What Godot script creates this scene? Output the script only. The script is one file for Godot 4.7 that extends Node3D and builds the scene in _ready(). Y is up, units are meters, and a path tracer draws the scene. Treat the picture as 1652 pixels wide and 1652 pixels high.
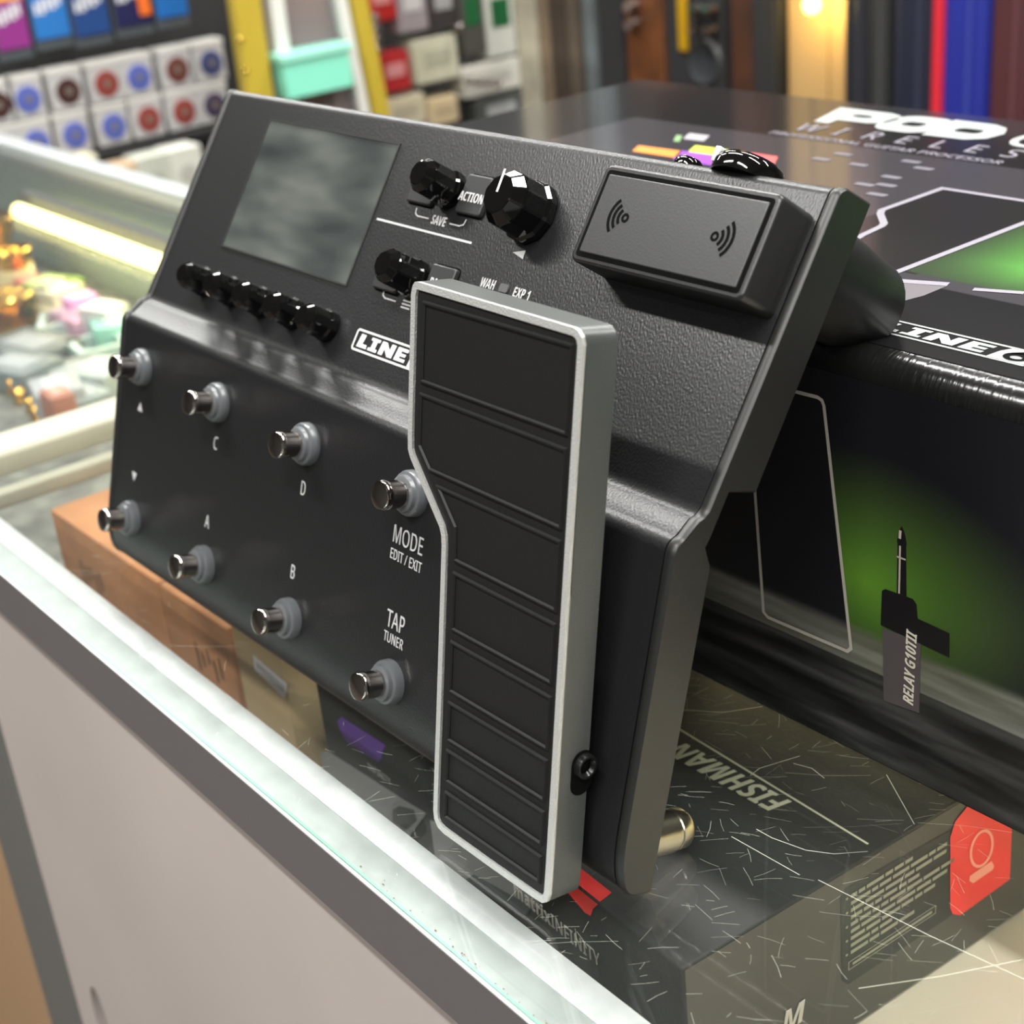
extends Node3D
# A guitar multi-effects floor unit leaning on its carton on a glass shop counter.
# World: y = 0 is the top of the glass, x runs along the counter, -z towards the back of the shop.

const CAM_POS := Vector3(0.6458, 0.3175, 0.2385)
const CAM_R := Vector3(0.6285, -0.0900, -0.7726)
const CAM_U := Vector3(-0.2804, 0.9003, -0.3330)
const CAM_F := Vector3(-0.7255, -0.4259, -0.5406)
const FOCAL_PX := 2468.0
const LIGHTS := [[-4.2, -2.2], [-2.5, -2.2], [-0.8, -2.2], [0.9, -2.2], [-4.2, -0.7], [-2.5, -0.7], [-0.8, -0.7], [0.9, -0.7], [-0.8, 0.8], [0.9, 0.8], [0.9, 2.3], [2.3, 1.6]]
const LIGHT_E := 2.1

var used := {}
var rng := RandomNumberGenerator.new()

# ------------------------------------------------------------------ pixel rays
func ray(px: float, py: float) -> Vector3:
	return CAM_F + CAM_R * ((px - 826.0) / FOCAL_PX) - CAM_U * ((py - 826.0) / FOCAL_PX)

func on_x(px: float, py: float, x: float) -> Vector3:
	var d := ray(px, py)
	return CAM_POS + d * ((x - CAM_POS.x) / d.x)

func on_y(px: float, py: float, y: float) -> Vector3:
	var d := ray(px, py)
	return CAM_POS + d * ((y - CAM_POS.y) / d.y)

func on_z(px: float, py: float, z: float) -> Vector3:
	var d := ray(px, py)
	return CAM_POS + d * ((z - CAM_POS.z) / d.z)

# ------------------------------------------------------------------ materials
func mat(c: Color, rough := 0.6, metal := 0.0, spec := 0.5) -> StandardMaterial3D:
	var m := StandardMaterial3D.new()
	m.albedo_color = c
	m.roughness = rough
	m.metallic = metal
	m.metallic_specular = spec
	return m

func grey(v: float) -> Color:
	return Color(v, v, v)

func noise_tex(freq: float, size := 256, lo := Color.BLACK, hi := Color.WHITE, sd := 1, kind := FastNoiseLite.TYPE_SIMPLEX_SMOOTH) -> NoiseTexture2D:
	var n := FastNoiseLite.new()
	n.noise_type = kind
	n.frequency = freq
	n.seed = sd
	n.fractal_octaves = 3
	var t := NoiseTexture2D.new()
	t.width = size
	t.height = size
	t.seamless = true
	t.noise = n
	var g := Gradient.new()
	g.set_color(0, lo)
	g.set_color(1, hi)
	t.color_ramp = g
	return t

func relief(m: StandardMaterial3D, t: Texture2D, cm: float, scale: float) -> StandardMaterial3D:
	m.heightmap_enabled = true
	m.heightmap_texture = t
	m.heightmap_scale = cm
	m.uv1_triplanar = true
	m.uv1_scale = Vector3.ONE * scale
	return m

func toned(m: StandardMaterial3D, t: Texture2D, scale: float) -> StandardMaterial3D:
	m.albedo_texture = t
	m.uv1_triplanar = true
	m.uv1_scale = Vector3.ONE * scale
	return m

func pane(c: Color, alpha := 0.04) -> StandardMaterial3D:
	var m := mat(c, 0.02)
	m.transparency = BaseMaterial3D.TRANSPARENCY_ALPHA
	m.albedo_color = Color(c.r, c.g, c.b, alpha)
	return m

func glow(c: Color, e: float) -> StandardMaterial3D:
	var m := mat(c, 0.5)
	m.emission_enabled = true
	m.emission = c
	m.emission_energy_multiplier = e
	return m

# ------------------------------------------------------------------ mesh tools (counter-clockwise in, clockwise out)
func mb() -> SurfaceTool:
	var s := SurfaceTool.new()
	s.begin(Mesh.PRIMITIVE_TRIANGLES)
	return s

func tri(s: SurfaceTool, a: Vector3, b: Vector3, c: Vector3, g := -1) -> void:
	s.set_smooth_group(g)
	s.add_vertex(a)
	s.set_smooth_group(g)
	s.add_vertex(c)
	s.set_smooth_group(g)
	s.add_vertex(b)

func quad(s: SurfaceTool, a: Vector3, b: Vector3, c: Vector3, d: Vector3, g := -1) -> void:
	tri(s, a, b, c, g)
	tri(s, a, c, d, g)

func done(s: SurfaceTool) -> ArrayMesh:
	s.generate_normals()
	return s.commit()

func inset(p: PackedVector2Array, b: float) -> PackedVector2Array:
	var out := PackedVector2Array()
	var n := p.size()
	for i in n:
		var e1 := (p[i] - p[(i + n - 1) % n]).normalized()
		var e2 := (p[(i + 1) % n] - p[i]).normalized()
		var n1 := Vector2(-e1.y, e1.x)
		var n2 := Vector2(-e2.y, e2.x)
		var k := (n1 + n2) / maxf(0.35, 1.0 + n1.dot(n2))
		out.append(p[i] + k * b)
	return out

func ccw(p: PackedVector2Array) -> PackedVector2Array:
	if Geometry2D.is_polygon_clockwise(p):   # y up: Godot's test answers for y down
		var q := p.duplicate()
		q.reverse()
		return q if area(q) > 0 else p
	return p if area(p) > 0 else rev(p)

func rev(p: PackedVector2Array) -> PackedVector2Array:
	var q := p.duplicate()
	q.reverse()
	return q

func area(p: PackedVector2Array) -> float:
	var a := 0.0
	for i in p.size():
		a += p[i].cross(p[(i + 1) % p.size()])
	return a

# polygon in (u, v) extruded from w0 to w1 (w1 faces +w), bevelled at the w1 end, placed by xf
func extrude(s: SurfaceTool, poly: PackedVector2Array, w0: float, w1: float, xf: Transform3D, bevel := 0.0, both := false) -> void:
	var p := ccw(poly)
	var n := p.size()
	var rings := []   # [polygon, w]
	if both and bevel > 0.0:
		rings.append([inset(p, bevel), w0])
		rings.append([p, w0 + bevel])
	else:
		rings.append([p, w0])
	if bevel > 0.0:
		rings.append([p, w1 - bevel])
		rings.append([inset(p, bevel * 0.3), w1 - bevel * 0.3])
		rings.append([inset(p, bevel), w1])
	else:
		rings.append([p, w1])
	var g := 1
	var groups := []
	for i in n:
		var e1 := (p[i] - p[(i + n - 1) % n]).normalized()
		var e2 := (p[(i + 1) % n] - p[i]).normalized()
		if e1.dot(e2) < 0.8:
			g += 1
		groups.append(g)
	for k in rings.size() - 1:
		for i in n:
			var j := (i + 1) % n
			var a: Vector2 = rings[k][0][i]
			var b: Vector2 = rings[k][0][j]
			var c: Vector2 = rings[k + 1][0][j]
			var d: Vector2 = rings[k + 1][0][i]
			quad(s, xf * Vector3(a.x, a.y, rings[k][1]), xf * Vector3(b.x, b.y, rings[k][1]), xf * Vector3(c.x, c.y, rings[k + 1][1]), xf * Vector3(d.x, d.y, rings[k + 1][1]), groups[i])
	var top: PackedVector2Array = rings[-1][0]
	var t := Geometry2D.triangulate_polygon(top)
	var bot: PackedVector2Array = rings[0][0]
	for i in range(0, t.size(), 3):
		var ids := [t[i], t[i + 1], t[i + 2]]
		if (top[ids[1]] - top[ids[0]]).cross(top[ids[2]] - top[ids[0]]) < 0:
			ids = [t[i], t[i + 2], t[i + 1]]
		var v := []
		var w := []
		for q in ids:
			v.append(xf * Vector3(top[q].x, top[q].y, rings[-1][1]))
			w.append(xf * Vector3(bot[q].x, bot[q].y, rings[0][1]))
		tri(s, v[0], v[1], v[2])
		tri(s, w[0], w[2], w[1])

# ring between two loops of the same count, with depth
func frame_ring(s: SurfaceTool, outer: PackedVector2Array, inner: PackedVector2Array, w0: float, w1: float, xf: Transform3D) -> void:
	var n := outer.size()
	for i in n:
		var j := (i + 1) % n
		var oi := outer[i]
		var oj := outer[j]
		var ii := inner[i]
		var ij := inner[j]
		quad(s, xf * Vector3(oi.x, oi.y, w1), xf * Vector3(oj.x, oj.y, w1), xf * Vector3(ij.x, ij.y, w1), xf * Vector3(ii.x, ii.y, w1))
		quad(s, xf * Vector3(oi.x, oi.y, w0), xf * Vector3(oj.x, oj.y, w0), xf * Vector3(oj.x, oj.y, w1), xf * Vector3(oi.x, oi.y, w1))
		quad(s, xf * Vector3(ij.x, ij.y, w0), xf * Vector3(ii.x, ii.y, w0), xf * Vector3(ii.x, ii.y, w1), xf * Vector3(ij.x, ij.y, w1))

func rrect(w: float, h: float, r: float, seg := 4, c := Vector2.ZERO) -> PackedVector2Array:
	var p := PackedVector2Array()
	for k in 4:
		var o := Vector2((w / 2 - r) * (1 if k in [0, 3] else -1), (h / 2 - r) * (1 if k in [0, 1] else -1))
		for i in seg + 1:
			var a := PI / 2 * (k + float(i) / seg)
			p.append(c + o + Vector2(cos(a), sin(a)) * r)
	return p

func ellipse(rx: float, ry: float, seg := 24, c := Vector2.ZERO) -> PackedVector2Array:
	var p := PackedVector2Array()
	for i in seg:
		var a := TAU * i / seg
		p.append(c + Vector2(cos(a) * rx, sin(a) * ry))
	return p

func pv(a: Array) -> PackedVector2Array:
	var p := PackedVector2Array()
	for q in a:
		p.append(Vector2(q[0], q[1]))
	return p

# box centred at c
func bx(s: SurfaceTool, c: Vector3, size: Vector3, r := 0.0, xf := Transform3D()) -> void:
	var t := xf * Transform3D(Basis(), c)
	if r <= 0.0:
		extrude(s, pv([[-size.x / 2, -size.y / 2], [size.x / 2, -size.y / 2], [size.x / 2, size.y / 2], [-size.x / 2, size.y / 2]]), -size.z / 2, size.z / 2, t)
	else:
		extrude(s, rrect(size.x, size.y, r, 3), -size.z / 2, size.z / 2, t, r * 0.8, true)

# profile of [radius, height] turned round +w of xf
func lathe(s: SurfaceTool, prof: Array, seg: int, xf: Transform3D, flat := false) -> void:
	var g := 1
	for k in prof.size() - 1:
		var a := Vector2(prof[k][0], prof[k][1])
		var b := Vector2(prof[k + 1][0], prof[k + 1][1])
		if k > 0:
			var z := Vector2(prof[k - 1][0], prof[k - 1][1])
			if (a - z).normalized().dot((b - a).normalized()) < 0.8:
				g += 1
		for i in seg:
			var t0 := TAU * i / seg
			var t1 := TAU * (i + 1) / seg
			var p0 := xf * Vector3(cos(t0) * a.x, sin(t0) * a.x, a.y)
			var p1 := xf * Vector3(cos(t1) * a.x, sin(t1) * a.x, a.y)
			var q1 := xf * Vector3(cos(t1) * b.x, sin(t1) * b.x, b.y)
			var q0 := xf * Vector3(cos(t0) * b.x, sin(t0) * b.x, b.y)
			var gg := -1 if flat else g
			if a.x > 1e-6:
				tri(s, p0, p1, q1, gg)
			if b.x > 1e-6:
				tri(s, p0, q1, q0, gg)

func tube(s: SurfaceTool, pts: Array, r: float, seg := 8, xf := Transform3D()) -> void:
	var last := []
	for k in pts.size():
		var d: Vector3 = (pts[mini(k + 1, pts.size() - 1)] - pts[maxi(k - 1, 0)]).normalized()
		var u := d.cross(Vector3.UP if absf(d.y) < 0.9 else Vector3.RIGHT).normalized()
		var v := d.cross(u)
		var ring := []
		for i in seg:
			var a := TAU * i / seg
			ring.append(xf * (pts[k] + (u * cos(a) + v * sin(a)) * r))
		if k > 0:
			for i in seg:
				quad(s, last[i], last[(i + 1) % seg], ring[(i + 1) % seg], ring[i], 1)
		last = ring

# flat ribbon along a polyline in (u, v)
func ribbon(s: SurfaceTool, pts: Array, width: float, xf: Transform3D, closed := false) -> void:
	var p := pv(pts)
	var n := p.size()
	var l := PackedVector2Array()
	var r := PackedVector2Array()
	for i in n:
		var prev := p[(i + n - 1) % n] if closed or i > 0 else p[i]
		var next := p[(i + 1) % n] if closed or i < n - 1 else p[i]
		var d1 := (p[i] - prev).normalized()
		var d2 := (next - p[i]).normalized()
		if prev == p[i]:
			d1 = d2
		if next == p[i]:
			d2 = d1
		var n1 := Vector2(-d1.y, d1.x)
		var n2 := Vector2(-d2.y, d2.x)
		var k := (n1 + n2) / maxf(0.5, 1.0 + n1.dot(n2)) * width / 2
		l.append(p[i] + k)
		r.append(p[i] - k)
	for i in (n if closed else n - 1):
		var j := (i + 1) % n
		quad(s, xf * Vector3(r[i].x, r[i].y, 0), xf * Vector3(r[j].x, r[j].y, 0), xf * Vector3(l[j].x, l[j].y, 0), xf * Vector3(l[i].x, l[i].y, 0))

func flat_poly(s: SurfaceTool, poly: PackedVector2Array, xf: Transform3D) -> void:
	var p := ccw(poly)
	var t := Geometry2D.triangulate_polygon(p)
	for i in range(0, t.size(), 3):
		var a := p[t[i]]
		var b := p[t[i + 1]]
		var c := p[t[i + 2]]
		if (b - a).cross(c - a) < 0:
			var q := b
			b = c
			c = q
		tri(s, xf * Vector3(a.x, a.y, 0), xf * Vector3(b.x, b.y, 0), xf * Vector3(c.x, c.y, 0))

func flat_ring(s: SurfaceTool, outer: PackedVector2Array, inner: PackedVector2Array, xf: Transform3D) -> void:
	var n := outer.size()
	for i in n:
		var j := (i + 1) % n
		quad(s, xf * Vector3(outer[i].x, outer[i].y, 0), xf * Vector3(outer[j].x, outer[j].y, 0), xf * Vector3(inner[j].x, inner[j].y, 0), xf * Vector3(inner[i].x, inner[i].y, 0))

# ------------------------------------------------------------------ nodes
func numbered(n: String) -> String:
	if not used.has(n):
		used[n] = 0
		return n
	used[n] += 1
	return "%s_%03d" % [n, used[n]]

func put(called: String, mesh: Mesh, m: Material, parent: Node = null) -> MeshInstance3D:
	var o := MeshInstance3D.new()
	o.mesh = mesh
	o.material_override = m
	if parent == null:
		o.name = numbered(called)
		add_child(o)
	else:
		o.name = called
		parent.add_child(o, true)
	return o

func part(called: String, s: SurfaceTool, m: Material, parent: Node = null) -> MeshInstance3D:
	return put(called, done(s), m, parent)

func thing(called: String, label: String, category: String, at := Vector3.ZERO, turn := 0.0, group := "") -> Node3D:
	var o := Node3D.new()
	o.name = numbered(called)
	add_child(o)
	o.position = at
	o.rotation.y = turn
	tag(o, label, category, group)
	return o

func tag(o: Node, label: String, category: String, group := "") -> void:
	o.set_meta("label", label)
	o.set_meta("category", category)
	if group != "":
		o.set_meta("group", group)

func structure(o: Node, label := "") -> Node:
	o.set_meta("kind", "structure")
	if label != "":
		o.set_meta("label", label)
	return o

func words(parent: Node, called: String, text: String, h: float, xf: Transform3D, m: Material, squeeze := 1.0, weight := 400, slant := 0.0, face := "Droid Sans") -> MeshInstance3D:
	var f := SystemFont.new()
	f.font_names = PackedStringArray([face])
	f.font_weight = weight
	var t := TextMesh.new()
	t.text = text
	t.font = f
	t.font_size = 48
	t.pixel_size = h / (0.714 * 48.0)
	t.depth = 0.0002
	t.curve_step = 2.0
	t.horizontal_alignment = HORIZONTAL_ALIGNMENT_CENTER
	t.vertical_alignment = VERTICAL_ALIGNMENT_CENTER
	var o := put(called, t, m, parent)
	o.transform = xf * Transform3D(Basis(Vector3(squeeze, 0, 0), Vector3(slant, 1, 0), Vector3(0, 0, 1)), Vector3.ZERO)
	return o

# frame with axes u, v and normal n
func frame(o: Vector3, u: Vector3, v: Vector3) -> Transform3D:
	var n := u.cross(v).normalized()
	return Transform3D(Basis(u, v, n), o)

# ------------------------------------------------------------------ scene
var M := {}

func _ready() -> void:
	rng.seed = 7
	var cam := Camera3D.new()
	cam.name = "camera"
	add_child(cam)
	cam.transform = Transform3D(Basis(CAM_R, CAM_U, -CAM_F).orthonormalized(), CAM_POS)
	var lens := CameraAttributesPhysical.new()
	lens.frustum_focal_length = 35.855
	lens.exposure_aperture = 9.0
	lens.frustum_focus_distance = 0.50
	lens.frustum_near = 0.01
	lens.frustum_far = 40.0
	cam.attributes = lens
	cam.fov = 37.009
	cam.current = true

	var env := Environment.new()
	env.background_mode = Environment.BG_COLOR
	env.background_color = Color(0.02, 0.02, 0.02)
	env.tonemap_mode = Environment.TONE_MAPPER_LINEAR
	env.tonemap_exposure = 2.0
	env.sdfgi_enabled = true
	env.ssao_enabled = true
	env.ssil_enabled = true
	var we := WorldEnvironment.new()
	we.name = "world_environment"
	we.environment = env
	add_child(we)

	make_materials()
	room()
	counter()
	carton()
	effects_unit()
	under_glass()
	far_case()
	wall_display()
	back_of_shop()

func make_materials() -> void:
	var grain := noise_tex(0.09, 512, Color.BLACK, Color.WHITE, 3)
	var fine := noise_tex(0.25, 256, Color.BLACK, Color.WHITE, 4)
	M.grain = grain
	M.fine = fine
	M.coat = relief(mat(Color(0.10, 0.10, 0.105), 0.36), fine, 0.013, 16.0)
	M.coat_smooth = relief(mat(grey(0.13), 0.32), fine, 0.003, 18.0)
	M.cheek = relief(mat(Color(0.115, 0.115, 0.11), 0.40), fine, 0.003, 22.0)
	M.gloss_black = mat(grey(0.035), 0.06)
	M.black = mat(grey(0.06), 0.7)
	M.deep = mat(grey(0.03), 0.9, 0.0, 0.2)
	M.white_print = mat(grey(0.82), 0.6)
	M.chrome = mat(Color(0.70, 0.67, 0.65), 0.08, 1.0)
	M.steel = mat(Color(0.66, 0.64, 0.58), 0.28, 1.0)
	M.bare = relief(mat(Color(0.80, 0.80, 0.79), 0.40, 0.5), grain, 0.02, 22.0)
	M.cast = relief(mat(Color(0.26, 0.27, 0.265), 0.32, 0.0), fine, 0.006, 22.0)
	M.rubber = relief(mat(grey(0.085), 0.55, 0.0, 0.4), fine, 0.006, 20.0)
	M.alu = mat(Color(0.78, 0.80, 0.79), 0.38, 0.7)
	M.wall = mat(Color(0.36, 0.355, 0.35), 0.9)

func room() -> void:
	var lo := Vector3(-5.6, -0.95, -5.0)
	var hi := Vector3(3.0, 1.85, 3.4)
	var mid := (lo + hi) / 2
	var s := mb()
	bx(s, Vector3(mid.x, lo.y - 0.05, mid.z), Vector3(hi.x - lo.x + 0.2, 0.1, hi.z - lo.z + 0.2))
	structure(part("floor", s, toned(mat(Color(0.42, 0.39, 0.36), 0.6), noise_tex(0.02, 256, grey(0.85), Color.WHITE, 5), 0.7)))
	s = mb()
	bx(s, Vector3(mid.x, hi.y + 0.05, mid.z), Vector3(hi.x - lo.x + 0.2, 0.1, hi.z - lo.z + 0.2))
	structure(part("ceiling", s, mat(Color(0.66, 0.66, 0.66), 0.9)))
	for w in [["wall_left", Vector3(lo.x - 0.05, mid.y, mid.z), Vector3(0.1, hi.y - lo.y, hi.z - lo.z)], ["wall_right", Vector3(hi.x + 0.05, mid.y, mid.z), Vector3(0.1, hi.y - lo.y, hi.z - lo.z)], ["wall_back", Vector3(mid.x, mid.y, lo.z - 0.05), Vector3(hi.x - lo.x, hi.y - lo.y, 0.1)], ["wall_front", Vector3(mid.x, mid.y, hi.z + 0.05), Vector3(hi.x - lo.x, hi.y - lo.y, 0.1)]]:
		s = mb()
		bx(s, w[1], w[2])
		structure(part(w[0], s, M.wall))
	# strip lights in rows under the ceiling
	for xz in LIGHTS:
		var t := thing("ceiling_light", "white strip light fixed under the shop ceiling", "light", Vector3(xz[0], hi.y, xz[1]), 0.0, "ceiling strip lights")
		s = mb()
		bx(s, Vector3(0, -0.012, 0), Vector3(1.26, 0.024, 0.14))
		part("housing", s, mat(grey(0.8), 0.5), t)
		s = mb()
		bx(s, Vector3(0, -0.027, 0), Vector3(1.20, 0.006, 0.09))
		part("light_diffuser", s, glow(Color(1.0, 0.998, 0.985), 4.0), t)
		var l := AreaLight3D.new()
		l.name = "strip_light"
		l.area_size = Vector2(1.20, 0.09)
		l.light_color = Color(1.0, 0.997, 0.982)
		l.light_energy = LIGHT_E
		l.shadow_enabled = true
		t.add_child(l)
		l.position = Vector3(0, -0.035, 0)
		l.rotation.x = -PI / 2

# ------------------------------------------------------------------ counter
func counter() -> void:
	var turn := -0.0155
	var c := thing("display_counter", "glass topped shop display counter with brushed aluminium edge and grey front panel", "counter", Vector3.ZERO, turn)
	var x0 := -0.215
	var x1 := 1.0
	var zf := 0.0403
	var zb := -0.46
	var s := mb()
	bx(s, Vector3((x0 + x1) / 2, -0.003, (zf + zb) / 2), Vector3(x1 - x0, 0.006, zf - zb))
	part("glass_top", s, pane(Color(0.93, 0.98, 0.95), 0.008), c).set_meta("label", "scratched clear glass sheet of the counter top")
	s = mb()
	bx(s, Vector3((x0 + x1) / 2, -0.0026, zf - 0.0006), Vector3(x1 - x0, 0.0056, 0.0010))
	part("glass_edge", s, mat(Color(0.50, 0.68, 0.60), 0.2), c)
	# aluminium angle under the front edge of the glass
	var al: StandardMaterial3D = toned(mat(Color(0.745, 0.765, 0.76), 0.45, 0.25), noise_tex(0.03, 256, grey(0.93), Color.WHITE, 9), 14.0)
	s = mb()
	bx(s, Vector3((x0 + x1) / 2, -0.0072, 0.0180), Vector3(x1 - x0, 0.0016, 0.0114), 0.0002)
	part("edge_flange", s, al, c).set_meta("label", "bright inner strip of aluminium seen through the glass")
	s = mb()
	bx(s, Vector3((x0 + x1) / 2, -0.0078, 0.0315), Vector3(x1 - x0, 0.0020, 0.0158), 0.0002)
	part("edge_channel", s, toned(mat(Color(0.67, 0.705, 0.69), 0.5, 0.25), noise_tex(0.02, 256, grey(0.88), Color.WHITE, 10), 9.0), c).set_meta("label", "duller outer aluminium strip with mottled tone")  # outer strip, duller and mottled
	# rusty dust caught along the strip
	s = mb()
	for i in 260:
		var dx := 0.27 + 0.12 * pow(rng.randf(), 0.8)
		var dz := 0.0385 - absf(rng.randfn(0.0, 0.0022))
		var r0 := rng.randf_range(0.00012, 0.00035)
		flat_poly(s, ellipse(r0 * rng.randf_range(1, 2), r0, 5, Vector2(dx, -dz)), Transform3D(Basis(Vector3(1, 0, 0), Vector3(0, 0, -1), Vector3(0, 1, 0)), Vector3(0, -0.0066, 0)))
	part("dust", s, mat(Color(0.50, 0.43, 0.30), 0.9), c).set_meta("kind", "stuff")
	s = mb()
	bx(s, Vector3((x0 + x1) / 2, -0.0138, zf + 0.0008), Vector3(x1 - x0, 0.0272, 0.0016), 0.0003)
	part("edge_face", s, mat(Color(0.42, 0.405, 0.41), 0.5, 0.3), c).set_meta("label", "dark grey satin front lip")
	s = mb()
	bx(s, Vector3((x0 + x1) / 2, -0.0001, zf + 0.0008), Vector3(x1 - x0, 0.0008, 0.0014), 0.0003)
	part("lip_highlight", s, mat(Color(0.86, 0.87, 0.87), 0.35, 0.4), c).set_meta("label", "pale strip along the lip with its highlight put into the colour")  # highlight along the lip, laid on as a pale strip
	# front panel with an oval finger slot
	var mid := Vector2(-0.086, -0.332)
	var px0 := -0.131
	var lower := -0.9
	var inn := ellipse(0.0120, 0.034, 32, Vector2(mid.x, mid.y))
	var outr := PackedVector2Array()
	for i in 32:
		var a := TAU * i / 32
		var d := Vector2(cos(a), sin(a))
		var kx := (x1 - mid.x) / d.x if d.x > 1e-6 else ((px0 - mid.x) / d.x if d.x < -1e-6 else 1e9)
		var ky := (-0.0295 - mid.y) / d.y if d.y > 1e-6 else ((lower - mid.y) / d.y if d.y < -1e-6 else 1e9)
		outr.append(mid + d * minf(kx, ky))
	s = mb()
	frame_ring(s, outr, inn, 0.020, 0.036, Transform3D())
	# square off the corners the fan leaves open
	for q in [Vector2(px0, -0.0295), Vector2(x1, -0.0295), Vector2(px0, lower), Vector2(x1, lower)]:
		var best := []
		for i in 32:
			var a := outr[i]
			var b := outr[(i + 1) % 32]
			if (is_equal_approx(a.x, q.x) and is_equal_approx(b.y, q.y)) or (is_equal_approx(a.y, q.y) and is_equal_approx(b.x, q.x)):
				best = [a, b]
		if best:
			extrude(s, PackedVector2Array([best[0], q, best[1]]), 0.020, 0.036, Transform3D())
	part("front_panel", s, toned(mat(Color(0.735, 0.695, 0.675), 0.55), noise_tex(0.008, 256, grey(0.93), Color.WHITE, 11), 1.3), c).set_meta("label", "warm grey laminate panel with an oval slot")
	s = mb()
	bx(s, Vector3((px0 + x1) / 2, (-0.125 + lower) / 2, 0.004), Vector3(x1 - px0, -lower - 0.125, 0.012))
	part("inner_lining", s, mat(Color(0.30, 0.22, 0.16), 0.8), c)
	s = mb()
	bx(s, Vector3(-0.169, (-0.03 + lower) / 2, 0.020), Vector3(0.074, -lower - 0.03, 0.036), 0.004)
	part("corner_post", s, mat(Color(0.43, 0.43, 0.42), 0.5, 0.3), c)
	# cream bar across the end of this glass and its lower lip
	s = mb()
	bx(s, Vector3(-0.1990, -0.006, (zf + zb) / 2), Vector3(0.034, 0.016, zf - zb - 0.01), 0.004)
	part("end_bar", s, mat(Color(0.60, 0.595, 0.52), 0.55), c)
	s = mb()
	bx(s, Vector3(-0.1700, -0.020, (zf + zb) / 2), Vector3(0.010, 0.010, zf - zb - 0.02), 0.002)
	part("end_lip", s, mat(Color(0.62, 0.62, 0.54), 0.5), c)
	# shelf and back
	s = mb()
	bx(s, Vector3((x0 + x1) / 2, -0.108, (0.002 + zb) / 2), Vector3(x1 - x0, 0.006, -zb - 0.004))
	part("shelf", s, mat(Color(0.80, 0.77, 0.68), 0.5), c)
	s = mb()
	bx(s, Vector3((x0 + x1) / 2, -0.49, zb - 0.006), Vector3(x1 - x0, 0.90, 0.012))
	part("back_panel", s, mat(Color(0.78, 0.76, 0.68), 0.6), c)
	# tube lamp along the back of this counter
	var tl := thing("tube_lamp", "tube lamp under the counter glass behind the carton", "lamp", Vector3(0.38, -0.040, -0.43), turn)
	s = mb()
	var al2 := Transform3D(Basis(Vector3(0, 1, 0), Vector3(0, 0, 1), Vector3(1, 0, 0)), Vector3.ZERO)
	lathe(s, [[0.0, -0.50], [0.0125, -0.498], [0.0125, 0.498], [0.0, 0.50]], 20, al2)
	part("lamp_tube", s, glow(Color(1.0, 0.96, 0.74), 4.0), tl)
	s = mb()
	bx(s, Vector3(0, 0.016, -0.012), Vector3(1.02, 0.018, 0.02))
	part("lamp_holder", s, mat(grey(0.7), 0.5), tl)
	var ll := AreaLight3D.new()
	ll.name = "tube_light"
	ll.area_size = Vector2(0.98, 0.025)
	ll.light_color = Color(1.0, 0.95, 0.78)
	ll.light_energy = 0.09
	ll.shadow_enabled = true
	tl.add_child(ll)
	ll.position = Vector3(0, -0.010, 0.010)
	ll.rotation.x = -PI / 4
	# scratches in the glass, too many to tell apart
	s = mb()
	var up := Transform3D(Basis(Vector3(1, 0, 0), Vector3(0, 0, -1), Vector3(0, 1, 0)), Vector3(0, 0.00012, 0))
	for i in 800:
		var far := i % 5 == 0
		var p := Vector2(rng.randf_range(0.20, 0.50), rng.randf_range(-0.03, 0.125)) if not far else Vector2(rng.randf_range(-0.1, 0.5), rng.randf_range(-0.04, 0.12))
		var a := rng.randf_range(0, PI) if i % 3 else rng.randf_range(0.5, 0.9)
		var ln := rng.randf_range(0.002, 0.010) if i % 15 else rng.randf_range(0.012, 0.035)
		var d := Vector2(cos(a), sin(a)) * ln
		var bend := Vector2(-d.y, d.x) * rng.randf_range(-0.04, 0.04)
		ribbon(s, [[p.x, p.y], [p.x + d.x / 2 + bend.x, p.y + d.y / 2 + bend.y], [p.x + d.x, p.y + d.y]], rng.randf_range(0.00004, 0.00011), up)
	# the long ones that can be followed in the picture
	for pts in [[[1220, 1338], [1245, 1352], [1300, 1372], [1345, 1378], [1400, 1374]], [[1280, 1232], [1310, 1240], [1330, 1256]], [[1180, 1350], [1290, 1412]], [[1210, 1252], [1225, 1240], [1290, 1220]], [[1320, 1420], [1500, 1510], [1652, 1580]], [[1385, 1595], [1520, 1575], [1652, 1548]], [[1430, 1250], [1475, 1330]], [[1100, 1145], [1165, 1150], [1230, 1140]]]:
		var l := []
		for q in pts:
			var w := on_y(q[0], q[1], 0.0)
			l.append([w.x, -w.z])
		ribbon(s, l, 0.00028, up)
	var scm := mat(Color(0.78, 0.79, 0.72), 0.5)
	scm.transparency = BaseMaterial3D.TRANSPARENCY_ALPHA
	scm.albedo_color.a = 0.62
	var sc := part("scratches", s, scm, c)
	sc.set_meta("kind", "stuff")
	sc.rotation.y = -turn

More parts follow.
